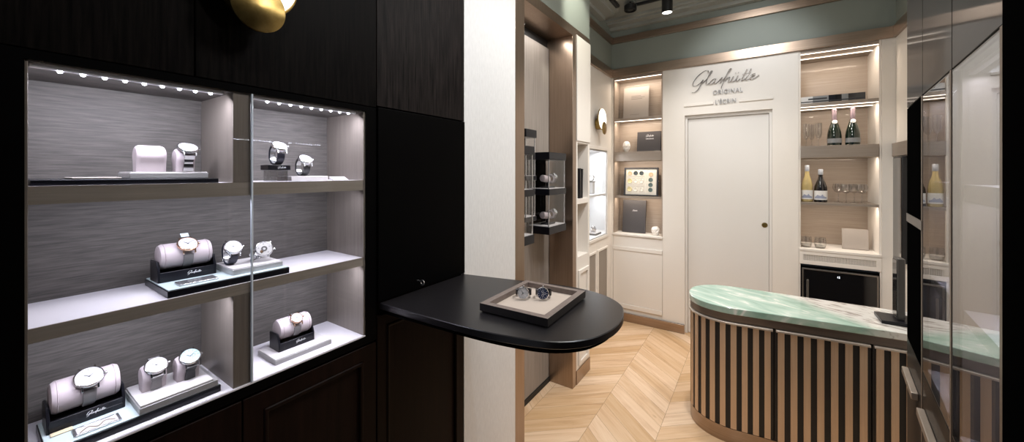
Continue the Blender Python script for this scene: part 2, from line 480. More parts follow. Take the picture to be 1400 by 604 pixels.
# handwriting strokes of the word on the fascia: (x, y) with x-height 1, upright, sheared afterwards
SCRIPT = [
    [(2.55, 2.35), (2.35, 2.75), (1.75, 2.7), (0.95, 2.0), (0.5, 1.0), (0.55, 0.25), (1.05, 0.05), (1.7, 0.45), (2.1, 1.05), (2.0, 0.3), (1.75, -0.7), (1.2, -1.2), (0.7, -1.1)],
    [(2.1, 0.35), (2.75, 1.2), (3.15, 2.3), (3.05, 2.6), (2.85, 2.2), (2.8, 0.6), (3.0, 0.02), (3.4, 0.3)],
    [(4.25, 0.85), (3.95, 1.0), (3.55, 0.6), (3.5, 0.1), (3.8, 0.02), (4.2, 0.45), (4.3, 0.95), (4.25, 0.3), (4.45, 0.02), (4.85, 0.4)],
    [(4.85, 0.4), (5.25, 1.05), (5.3, 0.6), (5.3, 0.12), (5.0, 0.02)],
    [(5.3, 0.1), (5.85, 1.2), (6.3, 2.3), (6.2, 2.55), (6.0, 2.2), (5.85, 0.9), (5.75, -0.9)],
    [(5.9, 0.3), (6.35, 0.95), (6.6, 0.85), (6.6, 0.2), (6.8, 0.02), (7.1, 0.35)],
    [(7.15, 1.0), (7.1, 0.25), (7.35, 0.02), (7.75, 0.45), (7.85, 1.0), (7.85, 0.25), (8.05, 0.02), (8.4, 0.4)],
    [(7.3, 1.55), (7.34, 1.62)], [(7.75, 1.55), (7.79, 1.62)],
    [(8.95, 2.0), (8.7, 0.35), (8.85, 0.02), (9.2, 0.35)], [(8.45, 1.2), (9.75, 1.25)],
    [(9.6, 2.0), (9.35, 0.35), (9.5, 0.02), (9.95, 0.3)],
    [(9.95, 0.35), (10.45, 0.75), (10.4, 1.05), (10.1, 0.9), (10.0, 0.35), (10.25, 0.02), (10.8, 0.3), (11.2, 0.7)],
]
def script_mb(width, thick=0.10, T=None, mb=None, k=5, seg=6, depth=1.0, mi=0):
    """cursive word centred on the origin in local XY, standing up along Z"""
    mb = mb or MB(); sc = width / 11.6
    for st in SCRIPT:
        p = smooth_path(st, k)
        n = len(p)
        pts = [((x - 5.8 + 0.32 * (y - 0.6)) * sc, (y - 0.7) * sc, 0) for x, y in p]
        rr = []
        for i in range(n):
            a = p[max(i - 1, 0)]; b = p[min(i + 1, n - 1)]
            dn = abs(b[1] - a[1]) / (math.hypot(b[0] - a[0], b[1] - a[1]) + 1e-6)
            rr.append(thick * sc * (0.45 + 0.75 * dn * dn))
        mb.tube(pts, rr, seg, mi, T)
    return mb

def loc_frame(o, x, y, z):
    """matrix with columns x,y,z at o"""
    m = Matrix((x, y, z)).transposed().to_4x4()
    m.translation = Vector(o)
    return m
# decal frames: text x along world direction, up = world z
FACE_PX = lambda o: loc_frame(o, Vector((0, 1, 0)), Vector((0, 0, 1)), Vector((1, 0, 0)))       # face looking +X
FACE_NY = lambda o: loc_frame(o, Vector((1, 0, 0)), Vector((0, 0, 1)), Vector((0, -1, 0)))      # face looking -Y

# ================================================================== ROOM SHELL
XL, XN = -1.1, -1.30        # left facade plane, recessed left wall plane
YB = 3.885                  # back wall plane
XR = 0.865                  # right white wall
CEIL = 3.14
CEIL_TOP = 3.20

# floor: chevron boards
def make_floor():
    W = 0.37; sp = 0.142; slope = 0.86
    v = []; f = []; uvs = []; rn = []
    ang = math.atan(slope); ca, sa = math.cos(ang), math.sin(ang)
    x0 = -0.86 - 2 * W
    for k in range(0, 7):
        xa = x0 + k * W; xb = xa + W
        up = 1 if k % 2 == 1 else -1
        s = slope * up
        g = 0.0008
        n0 = -8
        for i in range(n0, 40):
            ya = -0.6 + i * sp + (0 if up > 0 else slope * W)
            q = [(xa + g, ya + g), (xb - g, ya + s * W + g), (xb - g, ya + s * W + sp - g), (xa + g, ya + sp - g)]
            if max(p[1] for p in q) < -0.7 or min(p[1] for p in q) > 4.3: continue
            o = len(v)
            ox, oy = random.uniform(0, 50), random.uniform(0, 50)
            v += [(p[0], p[1], 0) for p in q]
            f.append((o, o + 1, o + 2, o + 3))
            for p in q:
                uvs.append((p[0] * ca + p[1] * sa * up + ox, -p[0] * sa * up + p[1] * ca + oy))
            rn.append(random.random())
    o = len(v)
    xs, xe = x0 - 0.1, x0 + 7 * W + 0.1
    v += [(xs, -0.9, -0.003), (xe, -0.9, -0.003), (xe, 4.5, -0.003), (xs, 4.5, -0.003),
          (xs, -0.9, -0.06), (xe, -0.9, -0.06), (xe, 4.5, -0.06), (xs, 4.5, -0.06)]
    base = [(0, 1, 2, 3), (7, 6, 5, 4), (0, 4, 5, 1), (1, 5, 6, 2), (2, 6, 7, 3), (3, 7, 4, 0)]
    f += [tuple(i + o for i in q) for q in base]
    me = D.meshes.new('floor')
    me.from_pydata(v, [], f)
    me.materials.append(M['floor']); me.materials.append(simple('board_joint', (0.24, 0.14, 0.075), 0.7))
    ul = me.uv_layers.new(name='UVMap')
    at = me.attributes.new('rnd', 'FLOAT', 'FACE')
    nb = len(rn)
    for i, p in enumerate(me.polygons):
        if i < nb:
            at.data[i].value = rn[i]
            for j, li in enumerate(p.loop_indices): ul.data[li].uv = uvs[i * 4 + j]
        else:
            p.material_index = 1
    ob = D.objects.new('floor', me); COL.objects.link(ob)
    return struct(ob)
make_floor()

# ceiling: flat soffit border stepping up to a recessed field
mb = MB()
mb.box(-1.75, 1.25, -0.9, 4.55, CEIL, CEIL_TOP)
struct(mb.build('ceiling', 'ceiling_grey'))
def cornice(name, x0, x1, y0, y1, dx, dy):
    mb = MB()
    for k, (w, z) in enumerate(((0.06, 3.045), (0.15, 3.075), (0.19, 3.095), (0.36, 3.12))):
        a0, a1, b0, b1 = x0, x1, y0, y1
        if dx > 0: a1 = x0 + w
        if dx < 0: a0 = x1 - w
        if dy < 0: b0 = y1 - w
        mb.box(a0, a1, b0, b1, z, CEIL)
    return struct(mb.build(name, 'ceiling_grey', bevel=0.004))
cornice('trim_1', -1.30, XR, 0, YB, 0, -1)
cornice('trim_2', -1.30, 0, 2.765, YB - 0.36, 1, 0)

# back wall with the two shelf bays and the doorway
ALx0, ALx1, ARx0, ARx1 = -1.283, -0.781, 0.289, 0.79
DX0, DX1, DZ = -0.581, 0.11, 2.10
mb = MB()
mb.sheet(None, 'Y', YB, YB + 0.12, -1.32, 0.95, 0, 2.565, [(ALx0, ALx1, 0.0, 2.562), (ARx0, ARx1, 0.0, 2.562), (DX0, DX1, 0, DZ)])
struct(mb.build('wall_back', 'cream'))
mb = MB(); mb.box(-1.6, 1.2, YB, YB + 0.12, 2.565, CEIL)
struct(mb.build('wall_back_upper', 'sage'))
# bronze bands
mb = MB()
mb.box(-1.3, XR, YB - 0.025, YB, 2.56, 2.645)
struct(mb.build('trim_3', 'bronze', bevel=0.002))
mb = MB(); mb.box(-1.3, XR, YB - 0.025, YB, 2.915, 2.98); struct(mb.build('trim_4', 'bronze', bevel=0.002))
mb = MB(); mb.box(-1.3, -1.275, 2.765, YB - 0.025, 2.56, 2.645); struct(mb.build('trim_5', 'bronze', bevel=0.002))
mb = MB(); mb.box(-1.3, -1.275, 2.765, YB - 0.025, 2.915, 2.98); struct(mb.build('trim_6', 'bronze', bevel=0.002))
mb = MB(); mb.box(XR - 0.02, XR, 1.9, YB - 0.025, 2.56, 2.645); struct(mb.build('trim_7', 'bronze', bevel=0.002))
# right white wall
mb = MB()
mb.sheet(None, 'X', XR, XR + 0.1, 1.4, YB, 0, 2.56, [])
struct(mb.build('wall_right', 'cream'))
mb = MB(); mb.box(XR, XR + 0.1, 1.4, YB, 2.56, CEIL); struct(mb.build('wall_right_upper', 'sage'))
mb = MB(); mb.box(XR - 0.022, XR, 2.2, YB, 1.672, 1.77); struct(mb.build('trim_8', 'taupe_metal', bevel=0.002))
# left recessed wall (with lit vitrine opening and two recessed lower panels)
VY0, VY1, VZ0, VZ1 = 3.06, 3.727, 0.914, 1.775
mb = MB()
mb.sheet(None, 'X', -1.52, XN, 2.765, YB + 0.0, 0, 2.565, [(VY0, VY1, VZ0, VZ1)])
struct(mb.build('wall_left_rear', 'cream'))
mb = MB(); mb.box(-1.52, XN, 2.765, YB, 2.565, CEIL); struct(mb.build('wall_left_rear_upper', 'sage'))
mb = MB(); mb.box(-1.60, -1.52, 2.765, YB, 0, 2.565); struct(mb.build('wall_left_outer', 'cool_white'))
# lower wall panels
k = 0
for (a, b) in ((3.474, 3.727), (3.15, 3.40)):
    mb = MB(); mb.sheet(None, 'X', XN, XN + 0.014, a - 0.02, b + 0.02, 0.10, 0.795, [(a, b, 0.12, 0.775)])
    struct(mb.build('trim_%d' % (9 + k), 'cream', bevel=0.003)); k += 1
    mb = MB(); mb.box(XN, XN + 0.004, a, b, 0.12, 0.775)
    struct(mb.build('trim_%d' % (9 + k), 'taupe_panel')); k += 1
# baseboards
mb = MB(); mb.box(-1.3, DX0 - 0.0, YB - 0.02, YB, 0, 0.085); struct(mb.build('baseboard_back', 'bronze', bevel=0.002))
mb = MB(); mb.box(DX1, XR, YB - 0.02, YB, 0, 0.085); struct(mb.build('baseboard_back_right', 'bronze', bevel=0.002))
mb = MB(); mb.box(XN, XN + 0.02, 2.765, YB - 0.02, 0, 0.085); struct(mb.build('baseboard_left', 'bronze', bevel=0.002))

# door
mb = MB(); mb.sheet(None, 'Y', YB + 0.03, YB + 0.11, DX0, DX1, 0.0, DZ, [(DX0 + 0.022, DX1 - 0.022, 0, DZ - 0.028)])
struct(mb.build('trim_13', 'door_white', bevel=0.002))
dr = thing('door_1', 'flush off-white door between the two lit shelf bays', 'door', (-0.2355, YB + 0.05, 0.0)); dr['kind'] = 'structure'
mb = MB(); mb.box(-0.322, 0.322, 0, 0.04, 0.004, DZ - 0.030)
mb.build('door_panel', 'door_white', dr, bevel=0.002)
kx = 0.056 + 0.2355
mb = MB(); mb.lathe([(0.0, 0), (0.021, 0), (0.022, 0.003), (0.019, 0.006), (0.013, 0.007), (0.012, 0.0045), (0.0, 0.0045)], 28, 0, Matrix.Translation((kx, 0, 1.09)) @ Matrix.Rotation(PI / 2, 4, 'X'))
mb.build('door_knob', 'brass', dr)['label'] = 'round brass flush knob'

# sign on the fascia
sg = thing('fascia_sign', 'raised silver script and capital lettering on the white panel above the door', 'sign', (-0.235, YB, 2.17))
def sgT(x, z): return FACE_NY((x, -0.012, z))
script_mb(0.56, 0.085, sgT(-0.012, 0.232), k=8, seg=8).build('script_lettering', 'steel', sg)
text_mb('ORIGINAL', 0.056, 0.004, T=sgT(0.012, 0.118) @ Matrix.Diagonal((0.84, 1, 1, 1)), space=1.12).build('small_lettering', 'satin_grey', sg, smooth=False)
text_mb('L’ÉCRIN', 0.056, 0.004, T=sgT(-0.004, 0.028) @ Matrix.Diagonal((0.78, 1, 1, 1)), space=1.1).build('lower_lettering', 'satin_grey', sg, smooth=False)
for (a, b) in ((-0.352, -0.10), (0.10, 0.352)):
    mb = MB(); mb.box(a, b, -0.012, 0, 0.012, 0.036); mb.build('bar', 'cream', sg, bevel=0.003)

# ------------------------------------------------------------------ left pillar, niche, pier
NY0, NY1, NZ1 = 1.786, 2.445, 2.535
mb = MB(); mb.box(-1.5, XL, 1.268, 1.690, 0, 2.56); struct(mb.build('wall_left_middle', 'linen_white'))
mb = MB(); mb.box(-1.5, XL, 1.268, 2.765, 2.60, CEIL); struct(mb.build('wall_left_upper', 'sage'))
mb = MB()
mb.box(-1.36, XL, 1.690, NY0, 0, NZ1)
mb.box(-1.36, XL, NY1, 2.508, 0, NZ1)
mb.box(-1.36, XL, 1.690, 2.508, NZ1, 2.60)
struct(mb.build('trim_14', 'bronze_v', bevel=0.001))
mb = MB(); mb.box(-1.36, XL, 2.508, 2.765, 2.56, 2.60); struct(mb.build('trim_15', 'bronze', bevel=0.001))
mb = MB(); mb.box(-1.36, -1.305, NY0, NY1, 0, NZ1); struct(mb.build('wall_niche', 'gap'))
mb = MB(); mb.box(-1.305, -1.29, NY0 + 0.02, NY1 - 0.004, 0.035, 2.47); struct(mb.build('wall_niche_lining', 'ribbed', bevel=0.002))
mb = MB(); mb.box(-1.305, -1.283, NY0, NY1, 0, 0.035); struct(mb.build('baseboard_niche', 'gap'))

# pier shelf unit
PY0, PY1 = 2.508, 2.765
pu = thing('pier_cabinet', 'cream pier unit with two open niches and framed panels beside the bronze recess', 'cabinet', (XL, PY0, 0))
mb = MB()
hol = [(0.022, 0.225, 1.356, 1.77), (0.022, 0.225, 0.927, 1.318)]
mb.sheet(None, 'X', -0.19, 0, 0.0, PY1 - PY0, 0.10, 2.56, hol)
mb.build('body', 'cream', pu, bevel=0.001)
mb = MB(); mb.box(-0.2, -0.19, 0.0, PY1 - PY0, 0.1, 2.56); mb.build('back_panel', 'cream', pu)
mb = MB(); mb.box(-0.2, 0.004, 0.0, PY1 - PY0, 0.0, 0.10); mb.build('plinth', 'bronze_v', pu)['label'] = 'bronze plinth'
mb = MB(); mb.sheet(None, 'X', 0.0, 0.008, 0.0, PY1 - PY0, 1.785, 2.555, []); mb.build('upper_door', 'cream', pu, bevel=0.001)
for (z0, z1) in ((0.60, 0.83), (0.125, 0.56)):
    mb = MB()
    mb.sheet(None, 'X', 0, 0.012, 0.03, 0.222, z0, z1, [(0.06, 0.192, z0 + 0.03, z1 - 0.03)])
    mb.build('panel_frame', 'cream', pu, bevel=0.003)
# books in the pier niche
for i, (yy, h, t, tilt) in enumerate(((2.602, 0.225, 0.022, 0), (2.632, 0.222, 0.020, 0.05))):
    mb = MB()
    T = Matrix.Rotation(-tilt, 4, 'X')
    mb.box(-0.12, 0, -t / 2, -t / 2 + 0.002, 0, h, 0, T); mb.box(-0.12, 0, t / 2 - 0.002, t / 2, 0, h, 0, T)
    mb.box(-0.002, 0, -t / 2, t / 2, 0, h, 0, T); mb.box(-0.117, -0.003, -t / 2 + 0.002, t / 2 - 0.002, 0.003, h - 0.003, 1, T)
    one('book', mb, ['strap_black', 'label_white'],
        ('slim black book standing upright in the pier niche, the one against the bronze side', 'slim black book leaning in the pier niche, the one nearer the white vitrine')[i],
        'book', (XL - 0.006, yy, 1.3575), 'black books in the pier niche')

# ------------------------------------------------------------------ display towers in the niche
def hollow_case(p, x0, x1, y0, y1, z0, z1, post=0.004):
    for x in (x0 + post, x1 - post):
        for y in (y0 + post, y1 - post):
            mb = MB(); mb.box(x - post * .7, x + post * .7, y - post * .7, y + post * .7, z0, z1); mb.build('corner_post', 'silver', p)
    mb = MB()
    mb.box(x1 - 0.002, x1, y0 + post, y1 - post, z0, z1)
    mb.box(x0 + post, x1 - post, y0, y0 + 0.002, z0, z1)
    mb.build('glass_pane', 'glass', p)
def tower(label, y0, y1, x0, x1, levels, loc_z):
    """levels: list of (z0,z1) black decks from the top; glass boxes in between"""
    t = thing('display_tower', label, 'display case', (x0, y0, loc_z), 'black framed watch towers in the bronze recess')
    lx, ly = x1 - x0, y1 - y0
    mb = MB(); mb.box(0, 0.012, 0, ly, levels[-1][0] - loc_z, levels[0][1] - loc_z); mb.build('back_plate', 'black_satin', t)
    for i, (a, b) in enumerate(levels):
        mb = MB(); mb.box(0.012, lx + 0.006, -0.006, ly + 0.006, a - loc_z, b - loc_z)
        mb.build('deck', 'black_lacquer', t, bevel=0.002)
        if i:
            mb = MB(); mb.box(0.014, lx, 0.004, ly - 0.004, b - loc_z, b - loc_z + 0.003); mb.build('deck_liner', 'white_card', t)
            hollow_case(t, 0.012, lx, 0, ly, b - loc_z, levels[i - 1][0] - loc_z)
    return t
LV = [(1.635, 1.684), (1.4035, 1.444), (1.148, 1.1975)]
tower('two-tier black and glass watch tower facing us in the bronze recess', 2.12, 2.36, -1.289, -1.12, LV, 1.148)
tower('black and glass watch tower half hidden behind the recess’s near bronze edge', 1.80, 1.918, -1.289, -1.12, [(1.657, 1.707), (1.41, 1.45), (1.127, 1.18)], 1.127)
tower('taller slim watch tower with its cap standing above its neighbours', 1.965, 2.085, -1.289, -1.20, [(1.775, 1.825), (1.50, 1.53), (1.24, 1.27)], 1.24)

# ================================================================== WATCHES
def strap_path_ring(R, lug=0.021, top=-0.003, n=26):
    """(y,z) from 12 o'clock round behind to 6 o'clock; circle centred (0, top-R)"""
    a0 = math.asin(min(0.95, lug / R)) * 0.92
    return [(R * math.sin(a0 + (2 * PI - 2 * a0) * i / n), top - R + R * math.cos(a0 + (2 * PI - 2 * a0) * i / n)) for i in range(n + 1)]
def strap_mb(path, w0=0.020, w1=0.016, t=0.0028, links=False):
    mb = MB(); rings = []
    n = len(path)
    for i, (y, z) in enumerate(path):
        a = path[max(i - 1, 0)]; b = path[min(i + 1, n - 1)]
        d = Vector((b[0] - a[0], b[1] - a[1])).normalized(); nn = Vector((-d.y, d.x))
        k = abs(i / (n - 1) - 0.5) * 2
        w = (w1 + (w0 - w1) * k) / 2
        rings.append([(-w, y - nn.x * t / 2, z - nn.y * t / 2), (w, y - nn.x * t / 2, z - nn.y * t / 2), (w, y + nn.x * t / 2, z + nn.y * t / 2), (-w, y + nn.x * t / 2, z + nn.y * t / 2)])
    if links:
        for i in range(n - 1):
            a, b = [Vector(p) for p in rings[i]], [Vector(p) for p in rings[i + 1]]
            mb.loft([[p + (q - p) * 0.06 for p, q in zip(a, b)], [p + (q - p) * 0.90 for p, q in zip(a, b)]])
    else:
        mb.loft(rings)
    return mb
def watch(label, base, Mw, path, style='white', metal='steel', strap='strap_black', rc=0.0215, group='wristwatches on display', links=False, cring=0, tagged=False):
    """Mw: world matrix of dial frame (z out of the dial, y to 12 o'clock)"""
    t = thing('wristwatch', label, 'watch', base, group)
    T = Matrix.Translation(-Vector(base)) @ Mw
    mb = MB()
    mb.lathe([(0, -0.005), (rc * 0.80, -0.005), (rc * 0.97, -0.003), (rc, -0.0005), (rc * 0.98, 0.002), (rc * 0.93, 0.0038), (rc * 0.88, 0.0042), (rc * 0.855, 0.0022), (0, 0.0022)], 40)
    for sx in (-1, 1):
        for sy in (-1, 1):
            x = sx * 0.0115
            mb.loft([[(x - 0.0016, sy * rc * 0.78, -0.003), (x + 0.0016, sy * rc * 0.78, -0.003), (x + 0.0016, sy * rc * 0.78, 0.0012), (x - 0.0016, sy * rc * 0.78, 0.0012)],
                     [(x - 0.0013, sy * (rc + 0.0045), -0.0062), (x + 0.0013, sy * (rc + 0.0045), -0.0062), (x + 0.0013, sy * (rc + 0.0045), -0.0035), (x - 0.0013, sy * (rc + 0.0045), -0.0035)]])
    mb.build('case', metal, t, T=T)
    mb = MB(); mb.cyl((rc * 0.98, 0, -0.0008), 0.0026, 0.004, 'X', 16, bev=0.0006)
    mb.build('crown', metal, t, T=T)
    rd = rc * 0.86
    mb = MB(); mb.lathe([(0, 0.0022), (rd, 0.0022), (rd, 0.0026), (0, 0.0027)], 40)
    zt = 0.0026
    if style == 'movement':
        mb.lathe([(0.0035, zt), (0.0035, zt + 0.0008), (0.0075, zt + 0.0008), (0.0075, zt)], 28, 1, caps=False)
        for a in range(5):
            mb.cyl((rd * 0.72 * math.cos(a * 1.256 + .3), rd * 0.72 * math.sin(a * 1.256 + .3), zt), 0.0013, 0.0006, 'Z', 10, 1)
        mb.cyl((0.004, -0.009, zt), 0.0042, 0.0007, 'Z', 20, 2)
        mats = ['silver_paint', 'anthracite', 'rose_gold']
    else:
        for h in range(12):
            a = h * PI / 6
            R = Matrix.Rotation(-a, 4, 'Z')
            ln = 0.0032 if h % 3 else 0.0042
            mb.box(-0.0004, 0.0004, rd * 0.92 - ln, rd * 0.92, zt, zt + 0.0004, 1, R)
        if style in ('chrono', 'blue'):
            for (cx, cy) in ((-0.0065, 0), (0.0065, 0), (0, -0.007)):
                mb.lathe([(0.0030, zt), (0.0030, zt + 0.0003), (0.0037, zt + 0.0003), (0.0037, zt)], 20, 1, Matrix.Translation((cx, cy, 0)), caps=False)
        elif style == 'white':
            mb.lathe([(0.0030, zt), (0.0030, zt + 0.0002), (0.0034, zt + 0.0002), (0.0034, zt)], 20, 1, Matrix.Translation((0, -0.0075, 0)), caps=False)
        mats = {'white': ['dial_white', 'ink'], 'chrono': ['dial_aqua', 'ink'], 'blue': ['dial_blue', 'white_print'], 'silver': ['dial_silver', 'ink'], 'black': ['ink', 'white_print']}[style]
    mb.build('dial', mats, t, T=T)
    if style != 'movement':
        mb = MB()
        for ang, ln, w in ((-0.9, 0.010, 0.0009), (0.95, 0.0142, 0.0007)):
            R = Matrix.Rotation(-ang, 4, 'Z')
            mb.loft([[(-w, -0.002, zt + 0.0006), (w, -0.002, zt + 0.0006), (w, -0.002, zt + 0.001), (-w, -0.002, zt + 0.001)],
                     [(-w * .3, ln, zt + 0.0006), (w * .3, ln, zt + 0.0006), (w * .3, ln, zt + 0.001), (-w * .3, ln, zt + 0.001)]], 0, R)
        mb.cyl((0, 0, zt + 0.0004), 0.0011, 0.0009, 'Z', 12)
        mb.build('hands', 'silver' if style in ('blue', 'black') else 'ink', t, T=T)
    paths = path if isinstance(path[0], list) else [path]
    for pp in paths: strap_mb(pp, links=links).build('strap', strap, t, T=T)
    # buckle at the far side of the loop
    if len(paths) == 1:
        i = len(path) // 2; y, z = path[i]
        mb = MB(); mb.box(-0.0095, 0.0095, y - 0.005, y + 0.005, z - 0.0024, z + 0.0004)
        mb.build('buckle', metal, t, T=T, bevel=0.0005)
    if cring:
        mb = MB(); rr = cring
        pts = [(0.0, rr * math.sin(a), -0.006 - rr + rr * math.cos(a)) for a in [math.radians(25 + 310 * q / 24) for q in range(25)]]
        rings = []
        for (x, y, z) in pts:
            d = Vector((0, y, z + 0.006 + rr)).normalized()
            rings.append([Vector((sx * 0.007, y, z)) + d * q for sx, q in ((-1, -.0006), (1, -.0006), (1, .0006), (-1, .0006))])
        mb.loft(rings); mb.build('spring_ring', 'silver', t, T=T)
    if tagged:
        mb = MB(); mb.box(-0.004, 0.012, 0.035, 0.047, -0.012, -0.0112); mb.build('hang_tag', 'aqua_card', t, T=T)
    return t
def dial_frame(c, e_deg, yaw_deg=0.0, roll=0.0):
    """frame with normal leaning up by e degrees from +X, yawed about Z"""
    e = math.radians(e_deg)
    n = Vector((math.cos(e), 0, math.sin(e))); y = Vector((-math.sin(e), 0, math.cos(e))); x = y.cross(n)
    R = Matrix.Rotation(math.radians(yaw_deg), 4, 'Z')
    m = loc_frame((0, 0, 0), x, y, n)
    return Matrix.Translation(c) @ R @ m @ Matrix.Rotation(roll, 4, 'Z')

def barrel_mb(r, L):
    mb = MB(); T = Matrix.Rotation(-PI / 2, 4, 'X')
    e = 0.007
    pr = [(0, -L / 2), (r * .72, -L / 2), (r * .9, -L / 2 + .0015), (r, -L / 2 + e), (r, L / 2 - e), (r * .9, L / 2 - .0015), (r * .72, L / 2), (0, L / 2)]
    mb.lathe(pr, 40, 0, T)
    return mb
def watch_stand(label, c, L=0.105, r=0.031, depth=0.062):
    """black cradle with a barrel cushion, axis along Y, standing at c"""
    t = thing('watch_stand', label, 'watch stand', c, 'black watch stands with barrel cushions')
    mb = MB(); d = depth / 2
    mb.box(-d, d, -L / 2 - 0.004, L / 2 + 0.004, 0, 0.012)
    mb.box(d - 0.006, d, -L / 2 - 0.004, L / 2 + 0.004, 0, 0.024)
    mb.box(-d, -d + 0.006, -L / 2 - 0.004, L / 2 + 0.004, 0, 0.024)
    for s in (-1, 1):
        y0 = s * (L / 2 + 0.001); y1 = s * (L / 2 + 0.006)
        P = [(-d, 0), (d, 0), (d, 0.024), (d - 0.012, 0.050), (-d, 0.050)]
        mb.loft([[(x, y0, z) for x, z in P], [(x, y1, z) for x, z in P]])
    mb.build('cradle', 'black_lacquer', t, bevel=0.001)
    T = Matrix.Translation((0, 0, 0.027 + r))
    cu = barrel_mb(r, L).build('cushion', 'cushion', t, T=T)
    mb = MB()
    for s in (-1, 1):
        pts = [((r + .0002) * math.cos(a), s * (L / 2 - 0.009), (r + .0002) * math.sin(a)) for a in [2 * PI * q / 40 for q in range(40)]]
        mb.tube(pts, 0.0008, 6, closed=True)
    mb.build('piping', 'piping', cu, T=T)
    script_mb(0.030, 0.16, FACE_PX((d + 0.0004, L * 0.12, 0.014)), k=3, seg=4).build('logo', 'white_print', t)
    return t, Vector(c) + Vector((0, 0, 0.027 + r)), r
def on_barrel(label, axis_c, r, dy, e, **kw):
    n = Vector((math.cos(math.radians(e)), 0, math.sin(math.radians(e))))
    c = axis_c + Vector((0, dy, 0)) + n * (r + 0.0065)
    base = (axis_c.x, axis_c.y + dy, axis_c.z - r)
    return watch(label, base, dial_frame(c, e, 0, kw.pop('roll', 0.0)), strap_path_ring(r + 0.0024, 0.0235, -0.0042), **kw)

CU_H = 0.060
def cushion_profile(h=CU_H, r=0.024):
    P = []
    for k in range(15):
        a = math.radians(-35 + 250 * k / 14)
        P.append((r * math.cos(a), h - r + r * math.sin(a)))
    P.append((-0.016, 0)); P.append((0.016, 0))
    return P
def cushion(label, c, w=0.044, h=CU_H, group='upright watch cushions'):
    P = cushion_profile(h); mb = MB()
    cz = h * .5
    rings = []
    for y, s in ((-w / 2, .80), (-w / 2 + .0025, .93), (-w / 2 + .007, 1), (w / 2 - .007, 1), (w / 2 - .0025, .93), (w / 2, .80)):
        rings.append([(x * s, y, cz + (z - cz) * s if z > 0.001 else 0) for x, z in P])
    mb.loft(rings)
    return one('watch_cushion', mb, 'cushion', label, 'cushion', c, group)
def on_cushion(label, c, e, h=CU_H, r=0.024, **kw):
    n = Vector((math.cos(math.radians(e)), 0, math.sin(math.radians(e))))
    ctr = Vector(c) + Vector((0, 0, h - r)) + n * (r + 0.0068)
    # strap: follow the cushion outline (local y,z of the dial frame)
    F = dial_frame(ctr, e, 0)
    inv = F.inverted()
    pts = []
    q = r + 0.0026
    a0 = e + 62
    for k in range(10):
        a = math.radians(a0 + (212 - a0) * k / 9)
        pts.append((q * math.cos(a), h - r + q * math.sin(a)))
    pts += [(-0.0216, 0.012), (-0.0198, 0.0016)]
    back = [(0.0198, 0.0016), (0.0216, 0.012)]
    for k in range(8):
        a = math.radians(-32 + (e - 62 + 32) * k / 7)
        back.append((q * math.cos(a), h - r + q * math.sin(a)))
    P2_ = []
    y12 = Vector((-math.sin(math.radians(e)), 0, math.cos(math.radians(e))))
    tip = [ctr + y12 * (sg_ * 0.0245) - n * 0.0048 - Vector(c) for sg_ in (1, -1)]
    pts = [(tip[0].x, tip[0].z)] + pts
    back = back + [(tip[1].x, tip[1].z)]
    for allp in (pts, back):
        lc_ = [inv @ (Vector(c) + Vector((x, 0, z))) for x, z in allp]
        P2_.append([(p.y, p.z) for p in lc_])
    return watch(label, c, F, P2_, **kw)
def ring_watch(label, foot, R, e, yaw=0.0, lift=0.0, **kw):
    """strap closed on a springy ring, standing at foot"""
    c0 = Vector(foot) + Vector((0, 0, lift + R + 0.0016))
    F = dial_frame((0, 0, 0), e, yaw)
    n = (F @ Vector((0, 0, 1)))
    ctr = c0 + n * (R + 0.003)
    F.translation = ctr
    return watch(label, foot, F, strap_path_ring(R), cring=R - 0.003, **kw)

# ================================================================== LEFT SHOWCASE
SY0, SY1, SZ0, SZ1, SXB = 0.069, 0.766, 1.0, 1.757, -1.325
shc = thing('display_cabinet', 'large lit glass-fronted watch showcase in black joinery', 'display cabinet', (XL, SY0, 0.90))
def sh(mb, name, mats, bevel=0.0, parent=None):
    return mb.build(name, mats, parent or shc, bevel, off=(XL, SY0, 0.90))
mb = MB(); mb.sheet(None, 'X', SXB - 0.03, XL, -0.06, 0.807, 0.972, SZ1 + 0.017, [(SY0, SY1, SZ0 - 0.004, SZ1)])
sh(mb, 'carcass', 'black_satin', 0.0)
mb = MB(); mb.box(SXB - 0.012, SXB, SY0, SY1, SZ0 - 0.02, SZ1); sh(mb, 'back_panel', 'grey_silk')
mb = MB(); mb.box(SXB, XL - 0.004, SY1 - 0.006, SY1, SZ0, SZ1); sh(mb, 'side_panel', 'champagne', 0.0005)
mb = MB(); mb.box(SXB, XL - 0.004, SY0, SY0 + 0.004, SZ0, SZ1); sh(mb, 'side_panel', 'champagne', 0.0005)
mb = MB(); mb.box(SXB, XL - 0.004, SY0, SY1, SZ1 - 0.004, SZ1); sh(mb, 'top_panel', 'grey_silk')
mb = MB(); mb.box(SXB, XL - 0.001, SY0, SY1, SZ0 - 0.003, SZ0 + 0.002); sh(mb, 'bottom_shelf', 'shelf_top', 0.001)
def shelf(z0, z1, y0=SY0 + .004, y1=SY1 - .006):
    mb = MB(); mb.box(SXB, XL - 0.010, y0, y1, z0, z1 - 0.003); mb.box(SXB, XL - 0.010, y0, y1, z1 - 0.003, z1, 1); mb.box(XL - 0.010, XL - 0.006, y0, y1, z0, z1, 0)
    sh(mb, 'shelf', ['champagne_h', 'shelf_top'])
shelf(1.491, 1.525); shelf(1.237, 1.264)
for (z0, z1) in ((1.525, SZ1 - 0.004), (SZ0 + .002, 1.237)):
    mb = MB(); mb.box(SXB, XL - 0.006, 0.389, 0.428, z0, z1); sh(mb, 'divider', 'champagne', 0.0006)
for (a, b) in ((SY0 + .001, 0.4285), (0.4305, SY1 - .001)):
    mb = MB(); mb.box(XL - 0.005, XL, a, b, SZ0 + .003, SZ1 - .001, 0)
    g = sh(mb, 'glass_door', 'glass')
